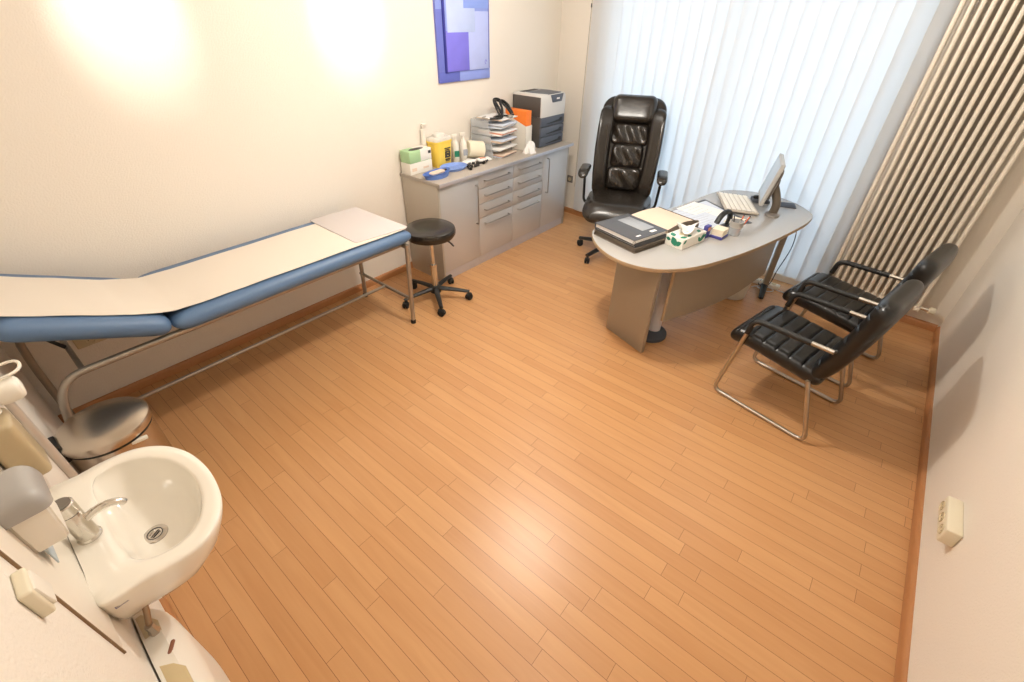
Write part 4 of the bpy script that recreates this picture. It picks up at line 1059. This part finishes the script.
b = B(); prism(b, [(.008, -.16), (.05, -.155), (.052, -.03), (.035, -.0), (.008, .02)], 0, .006, .002, T(0, 0, .3345)); obj('inset', b, 'heater_shade', wh)
b = B(); prism(b, rr(.010, .036, .0048), 0, .004, .001, T(.045, .045, .336, 0, 0, -.6)); obj('indicator', b, 'red_lamp', wh)
b = B(); prism(b, [(.006, .04), (.04, .075), (.045, .15), (.02, .20), (.006, .20)], 0, .004, .001, T(0, 0, .328)); obj('recess', b, 'beige_plastic', wh)
b = B(); tube(b, smooth_path([(.030, .12, .33), (.032, .125, .37), (.045, .145, .405), (.05, .17, .43)], 6), .0075, 12); hs = obj('hose', b, 'hose', wh)
b = B(); lathe(b, [(0, .0), (.013, .0), (.013, .018), (.0105, .022), (.0105, .045), (0, .045)], 6, T(.030, .12, .328)); obj('hose_nut', b, 'dull_chrome', hs)

# soap dispenser with lever
sd = thing('soap_dispenser', 'wall soap dispenser with wire lever and pale translucent bottle', 'soap dispenser', (SXW, 2.11, 1.0))
b = B(); box(b, SXW, SXW + .006, 2.05, 2.17, 1.08, 1.30, .002); box(b, SXW, SXW + .03, 2.166, 2.172, 1.08, 1.28, .002); obj('bracket', b, 'alu', sd, world=True)
b = B(); prism(b, rr(.062, .10, .014), 1.07, 1.235, .01, T(SXW + .039, 2.11, 0), seg=3, taper=.98); prism(b, rr(.03, .04, .012), 1.233, 1.25, .003, T(SXW + .039, 2.11, 0)); obj('bottle', b, 'soap', sd, world=True)
b = B(); pad(b, .055, .06, .05, .015, .7, m=T(SXW + .092, 2.14, 1.275), nu=12, nv=12); lathe(b, [(0, 0), (.016, 0), (.016, .03), (0, .03)], 20, T(SXW + .05, 2.115, 1.245)); obj('pump_head', b, 'white_plastic', sd, world=True)
b = B(); tube(b, rounded([(SXW + .01, 2.14, 1.30), (SXW + .135, 2.14, 1.31), (SXW + .135, 2.205, 1.31), (SXW + .01, 2.205, 1.30)], .03, 6), .0035, 8); obj('lever', b, 'white_plastic', sd, world=True)

# small wall dispenser with a grey lid
pt = thing('towel_dispenser', 'small white wall dispenser with grey lid beside the tap', 'dispenser', (SXW, 1.84, 1.1))
def tbox(bm, y0, y1, z0, z1, d0, d1, bev):
    t_ = bmesh.new(); v = [t_.verts.new((SXW + x, y, z)) for z, d in ((z0, d0), (z1, d1)) for x, y in ((0, y0), (d, y0), (d, y1), (0, y1))]
    for q in ((0, 3, 2, 1), (4, 5, 6, 7), (0, 1, 5, 4), (1, 2, 6, 5), (2, 3, 7, 6), (3, 0, 4, 7)): t_.faces.new([v[k] for k in q])
    bmesh.ops.recalc_face_normals(t_, faces=t_.faces); bmesh.ops.bevel(t_, geom=list(t_.edges), offset=bev, segments=3, affect='EDGES'); merge(bm, t_)
b = B(); tbox(b, 1.785, 1.90, 1.10, 1.205, .055, .064, .005); obj('housing', b, 'white_plastic', pt, world=True)
b = B(); pad(b, .146, .13, .10, .02, .75, None, lambda P: V3((SXW + max(0, P.x), 1.8425 + P.y, 1.2 + max(0, P.z)*1.05)), nu=24, nv=20); obj('lid', b, 'grey_plastic', pt, world=True)
b = B(); box(b, SXW + .008, SXW + .011, 1.80, 1.87, 1.04, 1.105, .001); obj('paper_towel', b, 'towel_blue', pt, world=True)

# repeats of one kind share a group
GROUPS = {'base_cabinet': 'grey base cabinets under the worktop', 'visitor_chair': 'black visitor chairs facing the desk', 'wall_socket': 'wall sockets',
          'pen': 'pens in the pen cup', 'ring_binder': 'binders stacked on the desk', 'paper_sheet': 'paper sheets on the desk mat', 'paper_bundle': 'papers in the letter trays',
          'otoscope_part': 'small black instruments on the worktop', 'dressing_packet': 'dressing packets on the worktop', 'spray_bottle': 'white spray bottles on the worktop',
          'glove_box': 'glove cartons on the worktop', 'power_cable': 'cables near the power strip'}
for o in list(COL.objects):
    k = o.name.split('.')[0]
    if o.parent is None and k in GROUPS: o['group'] = GROUPS[k]

# ------------------------------------------------------------------ light
def lamp(name, kind, loc, power, col, size=.05, aim=None, **kw):
    L = bpy.data.lights.new(name, kind); L.energy = power; L.color = col
    if kind == 'AREA': L.size = size
    else: L.shadow_soft_size = size
    for k, v in kw.items(): setattr(L, k, v)
    o = bpy.data.objects.new(name, L); COL.objects.link(o); o.location = loc
    if aim is not None: o.rotation_euler = (V3(aim) - V3(loc)).to_track_quat('-Z', 'Y').to_euler()
    return o
WARM = (1.0, .95, .88)
lamp('ceiling_or_fill_lamp', 'POINT', (2.08, 2.2, 2.5), 86, WARM, .055)
lamp('spot_lamp', 'SPOT', (.88, 3.25, 2.52), 46, WARM, .03, (.88, 3.96, 1.98), spot_size=math.radians(43), spot_blend=1.0)
lamp('spot_lamp', 'SPOT', (2.16, 3.25, 2.52), 46, WARM, .03, (2.16, 3.96, 1.98), spot_size=math.radians(43), spot_blend=1.0)
lamp('ceiling_or_fill_lamp', 'POINT', (1.1, 1.3, 2.5), 15, WARM, .15)  # added fill light at the camera end, lifts the overall brightness
lamp('ceiling_or_fill_lamp', 'POINT', (3.2, 3.0, 2.5), 12, WARM, .15)  # added fill light towards the cabinets, softens the main lamp
lamp('ceiling_or_fill_lamp', 'POINT', (3.4, 1.0, 2.5), 8, WARM, .15)  # added fill light above the visitor chairs, not a fixture of the room
w = bpy.data.worlds.new('daylight'); SC.world = w; w.use_nodes = True
bg = w.node_tree.nodes['Background']; bg.inputs[0].default_value = (.62, .82, 1.0, 1); bg.inputs[1].default_value = 2.35
SC.view_settings.view_transform = 'Standard'; SC.view_settings.look = 'None'; SC.view_settings.gamma = 1; SC.view_settings.use_curve_mapping = False
SC.view_settings.exposure = 0.05
